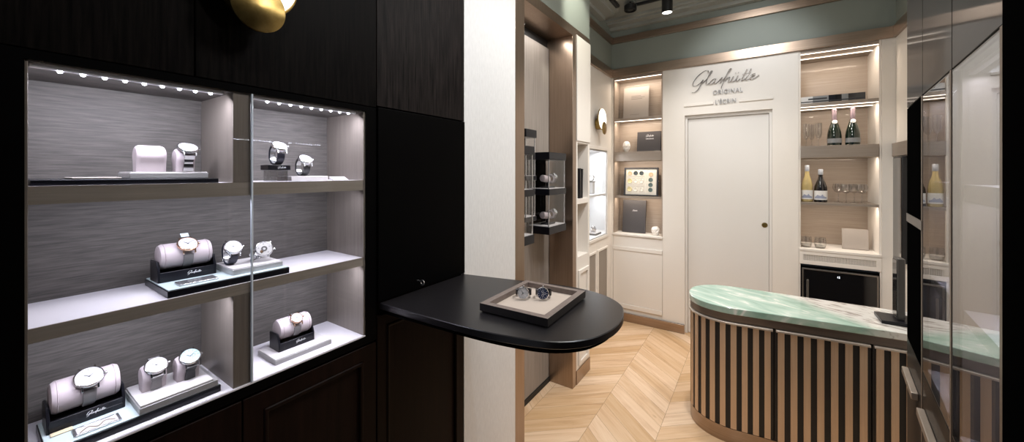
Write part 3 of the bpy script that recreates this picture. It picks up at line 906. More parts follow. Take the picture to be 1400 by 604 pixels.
mb = MB(); mb.box(XL - 0.006, XL + 0.001, 0.4275, 0.4315, SZ0 + .003, SZ1 - .001)
sh(mb, 'glass_edge', 'edge_glass', 0.0008)['label'] = 'polished bluish glass edge'
for (a, b) in ((SY0 + .006, 0.37), (0.436, SY1 - 0.03)):
    mb = MB(); mb.box(XL - 0.022, XL - 0.010, a, b, SZ1 - 0.012, SZ1 - 0.004)
    st = sh(mb, 'led_strip', 'led_bar_cool')
    for k in range(9):
        y = a + 0.036 + (b - a - 0.06) * k / 8
        mb = MB(); mb.lathe([(0.0038, 0), (0.0036, -0.0025), (0.002, -0.004), (0, -0.0045)], 12, 0, Matrix.Translation((XL - 0.016, y, SZ1 - 0.012)))
        sh(mb, 'led', 'led_cool', 0, st)

# joinery around it
mb = MB(); mb.box(XL - 0.30, XL, -0.8, 0.310, SZ1 + 0.019, CEIL); struct(mb.build('wall_left_front', 'black_wood', bevel=0.0015))
mb = MB(); mb.box(XL - 0.30, XL, 0.312, 0.807, SZ1 + 0.019, CEIL); struct(mb.build('wall_left_front_centre', 'black_wood', bevel=0.0015))
mb = MB(); mb.box(XL - 0.30, XL, 0.809, 1.266, SZ1 + 0.025, CEIL); struct(mb.build('wall_left_front_far', 'black_wood_lit', bevel=0.0015))
mb = MB(); mb.box(XL - 0.30, XL + 0.012, -0.8, 0.03, 0.0, SZ1 + 0.017); mb.box(XL - 0.3, XL + 0.02, 0.012, 0.028, 0.0, SZ1 + 0.017)
struct(mb.build('wall_left_jamb', 'black_wood', bevel=0.0015))
mb = MB(); mb.box(XL - 0.32, XL - 0.30, -0.8, 1.3, 0, CEIL); struct(mb.build('wall_left', 'black_satin'))

def framed_door(p, y0, y1, z0, z1, fr=0.065):
    """door leaf in the X=0 plane of p with a raised field panel"""
    mb = MB(); mb.sheet(None, 'X', -0.016, 0, y0, y1, z0, z1, [(y0 + fr, y1 - fr, z0 + fr, z1 - fr)])
    d = mb.build('door', 'brown_panel', p, bevel=0.002)
    mb = MB(); mb.box(-0.016, -0.010, y0 + fr, y1 - fr, z0 + fr, z1 - fr); mb.build('field_panel', 'brown_panel', d)
    mb = MB(); a = 0.012
    mb.sheet(None, 'X', -0.010, 0.0035, y0 + fr, y1 - fr, z0 + fr, z1 - fr, [(y0 + fr + a, y1 - fr - a, z0 + fr + a, z1 - fr - a)])
    mb.build('panel_moulding', 'brown_panel', d, bevel=0.004)
lc = thing('base_cabinet', 'dark brown panelled base cabinet below the lit watch showcase', 'cabinet', (XL, 0.03, 0))
mb = MB(); mb.box(-0.295, -0.016, 0.002, 0.776, 0, 0.965); mb.build('carcass', 'black_satin', lc)
framed_door(lc, 0.002, 0.376, 0.08, 0.965); framed_door(lc, 0.379, 0.776, 0.08, 0.965, 0.048)
tc_ = thing('tall_cupboard', 'tall black cupboard between the watch showcase and the white pillar', 'cupboard', (XL, 0.809, 0))
mb = MB(); mb.box(-0.295, -0.016, 0, 0.456, 0, SZ1 + 0.022); mb.build('carcass', 'black_satin', tc_)
mb = MB(); mb.box(-0.016, 0.006, 0.002, 0.457, 1.10, SZ1 + 0.020); mb.build('upper_door', 'black_satin', tc_, bevel=0.002)
framed_door(tc_, 0.002, 0.456, 0.08, 1.05, 0.04)

# bar-height ledge
ledge_pts = [(-1.1, .82), (-.9, .824), (-.718, .832), (-.58, .852), (-.459, .890), (-.388, .952), (-.355, 1.03), (-.347, 1.11), (-.360, 1.198), (-.398, 1.280), (-.482, 1.340), (-.594, 1.362), (-.72, 1.348), (-.855, 1.318), (-1.0, 1.286), (-1.1, 1.266)]
sp = smooth_path(ledge_pts, 5)
tb = thing('standing_table', 'black rounded bar-height ledge jutting out of the tall black cupboard', 'table', (-1.1, 1.04, 1.052))
mb = MB()
def inset(poly, d):
    c = (-0.78, 1.09)
    return [(max(x + (c[0] - x) / math.hypot(c[0] - x, c[1] - y) * d, -1.1), y + (c[1] - y) / math.hypot(c[0] - x, c[1] - y) * d) for x, y in poly]
LT = 1.095
rings = [[(x, y, z) for x, y in inset(sp, d)] for z, d in ((1.073, 0.003), (1.075, 0.0), (LT - 0.002, 0.0), (LT, 0.003))]
mb.loft(rings); mb.build('table_top', 'table_black', tb, off=(-1.1, 1.04, 1.052))
mb = MB(); mb.loft([[(x, y, z) for x, y in inset(sp, 0.022)] for z in (1.054, 1.073)])
mb.build('underframe', 'black_satin', tb, off=(-1.1, 1.04, 1.052))
ky = thing('cupboard_key', 'small pale metal key in the tall black cupboard above the ledge', 'key', (XL + 0.006, 0.985, 1.135))
mb = MB(); mb.box(0, 0.022, -0.0015, 0.0015, -0.002, 0.002); mb.build('shank', 'silver', ky)
mb = MB(); mb.lathe([(0.006, -0.0012), (0.011, -0.0012), (0.011, 0.0012), (0.006, 0.0012), (0.006, -0.0012)], 20, 0, Matrix.Translation((0.03, 0, -0.004)) @ Matrix.Rotation(PI / 2, 4, 'X'), caps=False); mb.build('bow', 'silver', ky)

# tray with two watches
TR = thing('presentation_tray', 'square taupe leather tray on the black ledge', 'tray', (-0.637, 1.105, LT + 0.0005), rz=math.radians(1.5))
hx, hy = 0.124, 0.152
mb = MB(); mb.box(-hx + .006, hx - .006, -hy + .006, hy - .006, 0, 0.006); mb.build('base', 'tray_dark', TR)
mb = MB()
q = 0.022
for a, b in ((0.004, 0.028),):
    P = [(-hx, -hy), (hx, -hy), (hx, hy), (-hx, hy)]; I = [(-hx + q, -hy + q), (hx - q, -hy + q), (hx - q, hy - q), (-hx + q, hy - q)]
    vs = [(x, y, a) for x, y in P] + [(x, y, b) for x, y in P] + [(x, y, b) for x, y in I] + [(x, y, a) for x, y in I]
    for i in range(4):
        j = (i + 1) % 4
        mb.add([vs[i], vs[j], vs[4 + j], vs[4 + i]], [(0, 1, 2, 3)], 1)
        mb.add([vs[4 + i], vs[4 + j], vs[8 + j], vs[8 + i]], [(0, 1, 2, 3)], 0)
        mb.add([vs[8 + i], vs[8 + j], vs[12 + j], vs[12 + i]], [(0, 1, 2, 3)], 0)
        mb.add([vs[12 + i], vs[12 + j], vs[j], vs[i]], [(0, 1, 2, 3)], 1)
mb.build('rim', ['tray_taupe', 'tray_dark'], TR)
mb = MB(); mb.box(-hx + q, hx - q, -hy + q, hy - q, 0.006, 0.010); mb.build('lining', 'suede', TR)
def flat_watch(label, c, ang, **kw):
    """watch lying on its side, loop flat, dial looking along ang (deg from +X)"""
    a = math.radians(ang); el = math.radians(8)
    n = Vector((math.cos(a) * math.cos(el), math.sin(a) * math.cos(el), math.sin(el)))
    x = Vector((-math.cos(a) * math.sin(el), -math.sin(a) * math.sin(el), math.cos(el)))   # 3 o'clock (crown) up
    y = n.cross(x)
    rc = 0.0215
    o = Vector(c) + Vector((0, 0, rc + 0.002))
    return watch(label, c, loc_frame(o, x, y, n), strap_path_ring(0.027, 0.0235), rc=rc, **kw)
TZ = LT + 0.0111
flat_watch('white-dialled wristwatch lying on its side in the taupe tray', (-0.682, 1.098, TZ), -62, style='white', strap='strap_black', group='wristwatches in the taupe tray')
flat_watch('dark blue-dialled wristwatch lying on its side in the taupe tray', (-0.622, 1.132, TZ), -66, style='blue', strap='strap_black', group='wristwatches in the taupe tray')

# ---- showcase contents --------------------------------------------------------
def slab(name, label, cat, x0, x1, y0, y1, z, h, mats, top=None, group=None, bevel=0.0012, split=None):
    """plinth or tray; `top` material lies as a sheet part on the body"""
    c = ((x0 + x1) / 2, (y0 + y1) / 2, z)
    lx, ly = (x1 - x0) / 2, (y1 - y0) / 2
    if top is None:
        mb = MB(); mb.box(-lx, lx, -ly, ly, 0, h)
        return one(name, mb, mats, label, cat, c, group, bevel)
    t = thing(name, label, cat, c, group)
    mb = MB(); mb.box(-lx, lx, -ly, ly, 0, h - 0.002); mb.build('base', mats, t, bevel=bevel)
    mb = MB(); mb.box(-lx + .002, lx - .002, -ly + .002, ly - .002, h - 0.002, h); mb.build('top_sheet', top, t, bevel=0.0004)
    return t
Z1, Z2, Z0 = 1.525, 1.264, 1.002
E_ = 0.0003
G_TR = 'black display trays in the showcase'; G_PL = 'pale plinths in the showcase'
# upper left compartment
slab('display_tray', 'long thin black tray on the top shelf’s left compartment', 'tray', -1.29, -1.115, 0.076, 0.362, Z1 + E_, 0.011, 'black_lacquer', None, G_TR)
slab('card_panel', 'flat pale grey card lying on the top-shelf black tray', 'card', -1.25, -1.15, 0.13, 0.20, Z1 + 0.0116, 0.004, 'grey_card')
slab('display_plinth', 'grey plinth carrying a bare cushion and a bracelet watch', 'plinth', -1.255, -1.15, 0.212, 0.352, Z1 + 0.0116, 0.0155, 'silver_paint', 'white_card', G_PL)
PZ = Z1 + 0.0116 + 0.0155 + E_
cushion('bare white cushion without a watch on the top shelf', (-1.205, 0.256, PZ), 0.052, 0.062)
cushion('white cushion wearing the steel bracelet watch on the top shelf', (-1.205, 0.318, PZ), 0.036, 0.058)
on_cushion('steel bracelet wristwatch on a cushion, top shelf', (-1.205, 0.322, PZ), 55, h=0.058, style='white', strap='steel', links=True)
# upper right compartment
ab = thing('acrylic_riser', 'clear acrylic riser with a black name block under a raised watch', 'riser', (-1.17, 0.517, Z1 + E_))
mb = MB(); mb.box(-0.02, 0.02, -0.024, 0.024, 0, 0.032); mb.build('clear_block', 'acrylic', ab, bevel=0.001)
mb = MB(); mb.box(-0.024, 0.024, -0.03, 0.03, 0.0322, 0.047); mb.build('name_block', 'black_lacquer', ab, bevel=0.001)
script_mb(0.024, 0.16, FACE_PX((0.0245, 0.006, 0.0395)), k=3, seg=4).build('logo', 'white_print', ab)
ring_watch('white-dialled watch raised on the clear acrylic riser', (-1.17, 0.519, Z1 + 0.0476), 0.028, 52, style='white', strap='strap_navy')
slab('display_plinth', 'low pale plinth beside the acrylic riser on the top shelf', 'plinth', -1.24, -1.15, 0.551, 0.664, Z1 + E_, 0.014, 'white_card', None, G_PL)
ring_watch('white-dialled watch on the low plinth next to the acrylic riser', (-1.19, 0.603, Z1 + 0.0146), 0.027, 50, style='white', strap='strap_black')
mb = MB(); mb.loft([[(-0.012, -0.026, 0), (0.012, -0.026, 0), (0.012, -0.026, 0.002), (-0.012, -0.026, 0.012)], [(-0.012, 0.026, 0), (0.012, 0.026, 0), (0.012, 0.026, 0.002), (-0.012, 0.026, 0.012)]])
one('price_card', mb, 'white_card', 'little white price card on the top shelf at the right-hand end', 'card', (-1.15, 0.70, Z1 + E_))
# middle shelf
slab('display_tray', 'black tray with pale top crossing behind the glass edge on the middle shelf', 'tray', -1.295, -1.113, 0.266, 0.528, Z2 + E_, 0.018, 'black_lacquer', 'aqua_card', G_TR)
T2 = Z2 + 0.0186
t, ac, r = watch_stand('black stand holding a cushion with a rose gold watch, middle shelf', (-1.232, 0.327, T2), 0.104)
on_barrel('rose gold watch with grey strap on a barrel cushion, middle shelf', ac, r, 0.0, 48, style='white', metal='rose_gold', strap='strap_grey', tagged=True)
slab('label_plate', 'clear-grey nameplate lying before the rose gold watch', 'nameplate', -1.172, -1.13, 0.292, 0.368, T2, 0.004, 'silver')
slab('display_plinth', 'silver plinth carrying two watches on the middle shelf', 'plinth', -1.258, -1.135, 0.398, 0.52, T2, 0.016, 'silver_paint', 'white_card', G_PL)
P2 = T2 + 0.0163
ring_watch('navy-strapped watch standing on the silver plinth, middle shelf', (-1.205, 0.416, P2), 0.028, 40, style='white', strap='strap_navy')
# watch shown from the back
Fm = dial_frame((-1.165, 0.484, P2 + 0.035), 26, -8, roll=math.radians(-68))
watch('watch turned over to show its movement on the silver plinth', (-1.19, 0.483, P2), Fm, strap_path_ring(0.026, 0.022, -0.004), style='movement', rc=0.0225, strap='steel', links=True)
# lower left compartment
slab('display_tray', 'black tray with aqua top on the bottom shelf', 'tray', -1.268, -1.122, 0.094, 0.369, Z0 + E_, 0.018, 'black_lacquer', 'aqua_card', G_TR)
T0 = Z0 + 0.0186
t, ac, r = watch_stand('black stand with a cushioned steel watch at the end of the aqua tray', (-1.222, 0.157, T0), 0.100, 0.033)
on_barrel('steel watch with grey strap on a barrel cushion above the aqua tray', ac, r, 0.002, 50, style='white', strap='strap_grey', rc=0.0235)
pl = thing('name_plate', 'framed nameplate with a fine gold flourish lying on the aqua tray', 'nameplate', (-1.152, 0.165, T0))
mb = MB(); mb.sheet(None, 'X', 0, 0.003, -0.033, 0.033, -0.018, 0.018, [(-0.029, 0.029, -0.014, 0.014)])
RT = Matrix.Rotation(-PI / 2, 4, 'Y')
mb.build('frame', 'silver', pl, T=RT, bevel=0.0005)
mb = MB(); mb.box(-0.014, 0.014, -0.029, 0.029, 0.0, 0.0015); mb.build('insert', 'white_card', pl)
mb = MB(); mb.tube(smooth_path([(0.008, -0.025, 0.0018), (-0.006, -0.012, 0.0018), (0.007, 0.0, 0.0018), (-0.007, 0.012, 0.0018), (0.004, 0.025, 0.0018)]), 0.0008, 5); mb.build('flourish', 'brass', pl)
slab('price_card', 'pale gold price strip at the foot of the bottom-shelf stand', 'card', -1.188, -1.174, 0.105, 0.135, T0, 0.003, 'gold_print')
pt = thing('display_plinth', 'two-step silver plinth with two cushioned watches on the aqua tray', 'plinth', (-1.187, 0.292, T0), G_PL)
mb = MB(); mb.box(-0.062, 0.066, -0.070, 0.071, 0, 0.014); mb.build('base', 'silver_paint', pt, bevel=0.001)
mb = MB(); mb.box(-0.060, 0.064, -0.068, 0.062, 0.014, 0.019); mb.build('top_sheet', 'white_card', pt, bevel=0.001)
P0 = T0 + 0.0193
cushion('white cushion in the stepped plinth, the one nearer the barrel stand', (-1.200, 0.260, P0), 0.042, 0.056)
on_cushion('silver-dialled watch on the stepped plinth, nearer the barrel stand', (-1.200, 0.262, P0), 50, h=0.056, style='white', strap='strap_grey')
cushion('white cushion in the stepped plinth, the one nearer the divider', (-1.188, 0.319, P0), 0.042, 0.056)
on_cushion('aqua chronograph on the stepped plinth, nearer the divider', (-1.188, 0.321, P0), 50, h=0.056, style='chrono', strap='strap_black')
# lower right compartment
slab('display_plinth', 'pale plinth under the black stand in the lower right compartment', 'plinth', -1.25, -1.138, 0.502, 0.668, Z0 + E_, 0.015, 'silver_paint', 'white_card', G_PL)
t, ac, r = watch_stand('black stand on its own pale plinth, lower right compartment', (-1.208, 0.582, Z0 + 0.0156), 0.094, 0.030, 0.058)
on_barrel('rose gold watch with dark strap in the lower right compartment', ac, r, 0.0, 48, style='white', metal='rose_gold', strap='strap_grey', rc=0.0175)

# white cushions in the niche tower
def c_cushion(label, c, watched):
    mb = MB()
    pts = [(0.0, 0.045 * math.cos(a) - 0.005, 0.03 + 0.022 * math.sin(a)) for a in [math.radians(200 - 220 * k / 14) for k in range(15)]]
    mb.tube(smooth_path(pts, 2), 0.021, 14)
    return one('watch_cushion', mb, 'cushion', label, 'cushion', c, 'watch cushions in the niche tower')
for z, w in ((1.444, 'upper'), (1.1975, 'lower')):
    t = thing('watch_stand', 'white sculpted watch cushion on a dark foot, %s glass box of the niche tower' % w, 'watch stand', (-1.19, 2.235, z + 0.0035), 'watch stands in the niche tower')
    mb = MB(); mb.box(-0.03, 0.03, -0.045, 0.055, 0, 0.010); mb.cyl((0, 0, 0.010), 0.012, 0.028, 'Z', 14); mb.build('foot', 'black_lacquer', t, bevel=0.001)
    T = Matrix.Translation((0, -0.036, 0.062)) @ Matrix.Rotation(-0.12, 4, 'X')
    cu = barrel_mb(0.023, 0.085).build('cushion', 'cushion', t, T=T)
    T = Matrix.Translation((0, 0.056, 0.062))
    mb = MB(); mb.lathe([(0.024, -0.02), (0.030, -0.016), (0.030, 0.016), (0.024, 0.02), (0.018, 0.016), (0.018, -0.016), (0.024, -0.02)], 28, 0, T @ Matrix.Rotation(-PI / 2, 4, 'X'), caps=False)
    mb.build('ring_cushion', 'cushion', t)
    F = dial_frame((-1.19 + 0.0357 * math.cos(.698), 2.291, z + 0.0655 + 0.0357 * math.sin(.698)), 40)
    watch('watch clasped on the white ring cushion, %s glass box of the niche tower' % w, (-1.19, 2.291, z + 0.0355), F, strap_path_ring(0.0325, 0.0235), style='silver', strap='strap_grey', group='wristwatches in the niche tower')

# ================================================================== SCONCES
def sconce(label, wall, yc, zc):
    """luminous opal disc on a brass drum, small brass disc hanging in front below"""
    t = thing('wall_sconce', label, 'wall lamp', (wall, yc, zc), 'opal disc wall lamps with brass discs')
    RX = Matrix.Rotation(PI / 2, 4, 'Y')
    mb = MB(); mb.lathe([(0, 0), (0.052, 0), (0.055, 0.003), (0.055, 0.042), (0.052, 0.045), (0, 0.045)], 40, 0, Matrix.Translation((0, 0, -0.045)) @ RX); mb.build('drum', 'brass', t)
    mb = MB(); mb.lathe([(0, 0.045), (0.100, 0.045), (0.104, 0.048), (0.104, 0.056), (0.101, 0.058), (0.099, 0.056), (0, 0.056)], 56, 0, RX); mb.build('rim_disc', 'brass', t)
    mb = MB(); mb.lathe([(0, 0.0565), (0.098, 0.0565), (0.098, 0.062), (0.094, 0.065), (0, 0.066)], 56, 0, RX); mb.build('opal_disc', 'opal', t)
    T = Matrix.Translation((0, SC_DY, SC_DZ)) @ RX
    mb = MB(); mb.lathe([(0, 0.066), (0.010, 0.066), (0.010, 0.074), (0, 0.074)], 20, 0, T); mb.build('spacer', 'brass', t)
    # shallow cone-turned face
    mb = MB(); mb.lathe([(0, 0.074), (0.058, 0.074), (0.0605, 0.0755), (0.0605, 0.079), (0.059, 0.080), (0, 0.0825)], 64, 0, T)
    mb.build('small_disc', 'brass', t)
SC_DY, SC_DZ = 0.0, -0.090
sconce('brass and opal disc lamp on the cream wall above the lit vitrine', XN, 3.45, 2.068)
sconce('brass and opal disc lamp on the black panelling above the watch showcase', XL, 0.414, 2.048)

# ================================================================== WALL VITRINE (left rear)
vt = thing('wall_vitrine', 'white lit vitrine set in the cream wall below the disc lamp', 'display cabinet', (XN, VY0, VZ0))
W_, H_ = VY1 - VY0, VZ1 - VZ0
mb = MB(); mb.box(-0.20, -0.19, 0, W_, 0, H_); mb.box(-0.19, 0.0, 0, W_, 0, 0.012); mb.box(-0.19, 0, 0, W_, H_ - 0.012, H_); mb.box(-0.19, 0, 0, 0.012, 0.012, H_ - .012); mb.box(-0.19, 0, W_ - 0.012, W_, 0.012, H_ - .012)
mb.build('case', 'cool_white', vt)
mb = MB(); mb.box(-0.19, -0.004, 0.012, W_ - .012, 0.405, 0.423); mb.build('shelf', 'cool_white', vt)
mb = MB(); mb.sheet(None, 'X', 0, 0.012, -0.025, W_ + 0.03, -0.025, H_ + 0.03, [(0, W_, 0, H_)]); mb.build('frame', 'cream', vt, bevel=0.002)
mb = MB(); mb.box(-0.003, 0.0, 0.001, W_ - .001, 0.001, H_ - .001); mb.build('glass_pane', 'glass', vt)
# contents
vb = VZ0 + 0.0123; vs_ = VZ0 + 0.4233
t = thing('watch_pedestal', 'tall grey watch pedestal on the vitrine shelf', 'stand', (-1.40, 3.56, vs_))
mb = MB(); mb.box(-0.028, 0.028, -0.028, 0.028, 0, 0.115); mb.build('column', 'silver_paint', t, bevel=0.002)
mb = MB(); mb.box(-0.032, 0.032, -0.032, 0.032, 0.1152, 0.127); mb.build('cap', 'black_lacquer', t, bevel=0.001)
ring_watch('watch standing on the grey pedestal inside the wall vitrine', (-1.40, 3.56, vs_ + 0.1276), 0.027, 40, style='black', strap='strap_black', group='wristwatches on display')
slab('display_tray', 'white tray with a dark edge on the vitrine floor', 'tray', -1.44, -1.33, 3.50, 3.66, vb, 0.02, 'ink', 'white_card')
t = thing('bangle_holder', 'silver petal-shaped holder on the vitrine floor tray', 'ornament', (-1.385, 3.575, vb + 0.0204))
mb = MB(); mb.lathe([(0, 0), (0.03, 0), (0.03, 0.006), (0.012, 0.01), (0, 0.01)], 24); mb.build('base', 'silver', t)
for k in range(5):
    a = math.radians(-60 + 30 * k)
    mb = MB(); pts = [(0.004 * k - 0.008, math.sin(a) * q, 0.008 + math.cos(a) * q) for q in (0, 0.03, 0.06)]
    mb.tube(smooth_path(pts, 4), [0.004 + 0.011 * math.sin(PI * i / 8) for i in range(9)], 10); mb.build('petal', 'silver', t)

# ================================================================== LEFT SHELF BAY
def shelf_bay(label, x0, x1, depth, thick_z, low_top):
    t = thing('shelf_unit', label, 'shelving', (x0, YB, 0))
    w = x1 - x0
    mb = MB(); mb.box(0.002, w - .002, depth, depth + 0.015, low_top, 2.562); mb.build('back_panel', 'beige_wood', t)
    for a, b in ((0.0015, 0.014), (w - 0.014, w - 0.0015)):
        mb = MB(); mb.box(a, b, 0.012, depth, low_top, 2.562); mb.build('side_panel', 'cream' if depth > .3 else 'beige_wood', t)
    mb = MB(); mb.box(0.014, w - .014, 0.012, depth, 2.535, 2.56); mb.build('top_panel', 'taupe_metal', t)
    for (z0, z1, fr) in ((2.095, 2.122, 0.012), (1.672, 1.770, 0.0), (1.286, 1.306, 0.012)):
        mb = MB(); mb.box(0.0145, w - .0145, fr, depth - .0005, z0, z1); mb.build('shelf', 'taupe_metal', t, bevel=0.001)
    for z in (2.535, 2.095):
        for yy in ((0.018, 0.19) if depth > .3 else (0.018,)):
            mb = MB(); mb.box(0.016, w - .016, yy, yy + 0.006, z - 0.005, z - 0.0005); mb.build('led_strip', 'led_warm', t)
    return t
lb = shelf_bay('lit beige shelf bay at the corner with boxes and sample frame', ALx0, ALx1, 0.20, 0, 0.911)
w = ALx1 - ALx0
mb = MB(); mb.box(0.002, w - .002, 0.004, 0.21, 0.0, 0.890); mb.build('carcass', 'cream', lb)
mb = MB(); mb.box(0.001, w - .001, -0.010, 0.20, 0.891, 0.911); mb.build('counter_board', 'cream', lb, bevel=0.002)
mb = MB(); mb.sheet(None, 'Y', -0.008, 0.004, 0.003, w - .003, 0.13, 0.775, [(0.0, w, 0.175, 0.735)]); mb.box(0.003, w - .003, -0.002, 0.004, 0.175, 0.735)
mb.build('door', 'cream', lb, bevel=0.003)
def zshelf(z): return z + 0.0006
def leaning_board(name, label, cat, x0, x1, y, z, h, th, mat, tilt=8, group=None):
    t = thing(name, label, cat, ((x0 + x1) / 2, y, z + th * math.sin(math.radians(tilt)) + 0.0003), group)
    t.rotation_euler = (math.radians(-tilt), 0, 0)
    lx = (x1 - x0) / 2
    mb = MB(); mb.box(-lx, lx, 0, th, 0, h); mb.build('board', mat, t, bevel=0.0015)
    return t, lx
S1, S2, S3, SB = zshelf(2.122), zshelf(1.770), zshelf(1.306), zshelf(0.911)
t, lx = leaning_board('info_board', 'tall pale grey board with small grey print on the top corner shelf', 'board', -1.21, -0.945, YB + 0.11, S1, 0.345, 0.006, 'grey_card', 7)
for (a, b, z0, z1) in ((-.05, .05, .245, .250), (-.05, .09, .229, .234), (-.05, .065, .213, .218), (-.06, .04, .045, .048)):
    mb = MB(); mb.box(a, b, -0.0006, 0, z0, z1); mb.build('print_line', 'grey_print', t)
t, lx = leaning_board('gift_box', 'flat anthracite box with white logo beside the egg sculpture', 'box', -1.055, -0.818, YB + 0.085, S2, 0.205, 0.035, 'anthracite', 6)
script_mb(0.085, 0.15, FACE_NY((0.01, -0.0006, 0.158)), k=3, seg=4).build('logo', 'white_print', t)
text_mb('ORIGINAL', 0.018, 0.0004, T=FACE_NY((0.01, -0.0006, 0.128))).build('lettering', 'white_print', t, smooth=False)
t, lx = leaning_board('presentation_folder', 'tall anthracite folder with small logo, on the lowest corner shelf', 'folder', -1.215, -0.975, YB + 0.10, SB, 0.345, 0.022, 'anthracite', 7)
script_mb(0.055, 0.16, FACE_NY((0.01, -0.0006, 0.232)), k=3, seg=4).build('logo', 'white_print', t)
# faceted egg and rock
def faceted(name, label, c, rx, rz, seed, rows, seg):
    rnd = random.Random(seed); mb = MB(); rings = []
    for i in range(1, rows):
        a = PI * i / rows
        rings.append([(rx * math.sin(a) * math.cos(2 * PI * (k + 0.5 * (i % 2)) / seg) * rnd.uniform(.9, 1.06), rx * math.sin(a) * math.sin(2 * PI * (k + 0.5 * (i % 2)) / seg) * rnd.uniform(.9, 1.06), rz * (1 - math.cos(a)) + (rnd.uniform(-.05, .05) * rz if i > 1 else 0)) for k in range(seg)])
    low = min(p[2] for p in rings[0]); rings[0] = [(p[0], p[1], 0) for p in rings[0]]
    mb.loft(rings)
    o = mb.build(name, 'porcelain', None, 0.003, smooth=False)
    o.location = c
    return tag(o, label, 'sculpture')
faceted('egg_sculpture', 'white faceted egg sculpture on the thick corner shelf', (-1.165, YB + 0.085, S2), 0.042, 0.062, 3, 6, 7)
faceted('rock_sculpture', 'small white faceted rock on the lowest corner shelf', (-0.865, YB + 0.075, SB), 0.045, 0.048, 5, 5, 8)
# sample frame of dials
t, lx = leaning_board('sample_frame', 'black-framed cream panel of round watch dials on the corner shelf', 'frame', -1.185, -0.845, YB + 0.075, S3, 0.292, 0.016, 'cream_mat', 6)
mb = MB(); mb.sheet(None, 'Y', -0.010, 0.018, -lx - .004, lx + .004, 0, 0.296, [(-lx + .012, lx - .012, 0.012, 0.284)]); mb.build('frame', 'ink', t, bevel=0.001)
mb = MB()
for (a, b, c, d) in ((-.145, .035, .205, .270), (-.145, .035, .120, .190), (-.145, .035, .030, .105), (.05, .145, .030, .270)):
    mb.sheet(None, 'Y', -0.003, 0.0, a, b, c, d, [(a + .003, b - .003, c + .003, d - .003)])
mb.build('fillet', 'cream', t)
mb = MB(); mb.cyl((lx + 0.004, 0.0, 0.15), 0.004, 0.006, 'X', 10); mb.build('catch', 'silver', t)
dials = [(-.115, .237, 'tin_tan'), (-.055, .238, 'tin_dark'), (.005, .238, 'tin_dark'), (-.115, .155, 'tin_yellow'), (-.055, .155, 'tin_pale'), (.005, .155, 'tin_pale'), (-.115, .068, 'tin_yellow'), (-.055, .066, 'tin_pale'), (.005, .066, 'tin_pale'),
         (.10, .225, 'tin_tan'), (.098, .168, 'tin_green'), (.098, .115, 'tin_green'), (.098, .064, 'tin_green')]
for (x, z, m) in dials:
    mb = MB(); rr = 0.026 if m == 'tin_yellow' else 0.022
    mb.lathe([(0, 0), (rr, 0), (rr, 0.003), (rr - .002, 0.004), (rr - .004, 0.003), (0, 0.003)], 24, 0, Matrix.Translation((x, 0, z)) @ Matrix.Rotation(PI / 2, 4, 'X'))
    mb.build('sample_dial', m, t)

# ================================================================== RIGHT SHELF BAY
rb = shelf_bay('lit beige drinks bay beside the door with bottles and glasses', ARx0, ARx1, 0.36, 0, 0.925)
w = ARx1 - ARx0
mb = MB(); mb.box(0.0015, w - .0015, -0.008, 0.36, 0.905, 0.925); mb.build('counter_board', 'cream', rb, bevel=0.002)
mb = MB(); mb.sheet(None, 'Y', -0.004, 0.03, 0.0015, w - .0015, 0.797, 0.904, [(0.03, w - .03, 0.828, 0.876)]); mb.build('vent_panel', 'cream', rb, bevel=0.001)
mb = MB()
mb.box(0.03, w - .03, 0.012, 0.016, 0.828, 0.876, 1)
for k in range(54):
    x = 0.033 + k * (w - .066) / 53
    mb.box(x - .0022, x + .0022, 0.0, 0.012, 0.828, 0.876)
for k in range(1, 5): mb.box(0.03, w - .03, 0.004, 0.009, 0.828 + k * .0096 - .001, 0.828 + k * .0096 + .001)
mb.build('vent_grille', ['cream', 'taupe_panel'], rb)
mb = MB(); mb.box(0.0015, 0.012, 0.0, 0.36, 0, 0.797); mb.box(w - .012, w - .0015, 0, 0.36, 0, 0.797); mb.box(0.012, w - .012, 0, 0.36, 0, 0.24); mb.build('lower_carcass', 'cream', rb)
# wine fridge
fz0, fz1 = 0.245, 0.782
fr = thing('wine_fridge', 'black glass-door wine fridge under the drinks bay', 'fridge', (ARx0 + 0.0135, YB, fz0))
fw = w - 0.027; fh = fz1 - fz0
mb = MB(); mb.box(0, fw, 0.004, 0.34, 0, fh); mb.build('body', 'black_satin', fr)
mb = MB(); mb.sheet(None, 'Y', -0.022, 0.004, 0.008, fw - .008, 0.006, fh - .016, [(0.018, fw - .018, 0.018, fh - 0.026)]); d = mb.build('door', 'fridge_steel', fr, bevel=0.001)
mb = MB(); mb.box(0.018, fw - .018, -0.019, 0.003, 0.018, fh - .026); mb.build('door_glass', 'black_glass', d)
mb = MB(); mb.box(0.034, 0.048, -0.052, -0.044, 0.12, 0.435); mb.box(0.037, 0.045, -0.045, -0.019, 0.14, 0.15); mb.box(0.037, 0.045, -0.045, -0.019, 0.405, 0.415); mb.build('handle', 'fridge_steel', d, bevel=0.002)
text_mb('12', 0.020, 0.0003, T=FACE_NY((0.235, -0.0195, fh - 0.062))).build('display_digits', 'digits', d, smooth=False)
# long photo book on the top shelf
bk = thing('photo_book', 'long flat book in a black and white photo jacket on the drinks bay’s top shelf', 'book', (0.505, YB + 0.12, S1))
mb = MB()
segs = [(-0.20, -0.12, 'label_white'), (-0.12, -0.02, 'label_grey'), (-0.02, 0.06, 'bottle_black'), (0.06, 0.10, 'label_grey'), (0.10, 0.20, 'bottle_black')]
for i, (a, b, m) in enumerate(segs): mb.box(a, b, -0.08, 0.10, 0, 0.058, i)
mb.build('jacket', [s[2] for s in segs], bk)
mb = MB(); mb.box(-0.198, 0.198, -0.0815, -0.080, 0.010, 0.018); mb.box(-0.15, -0.03, -0.0815, -0.080, 0.03, 0.042); mb.build('jacket_print', 'ink', bk)
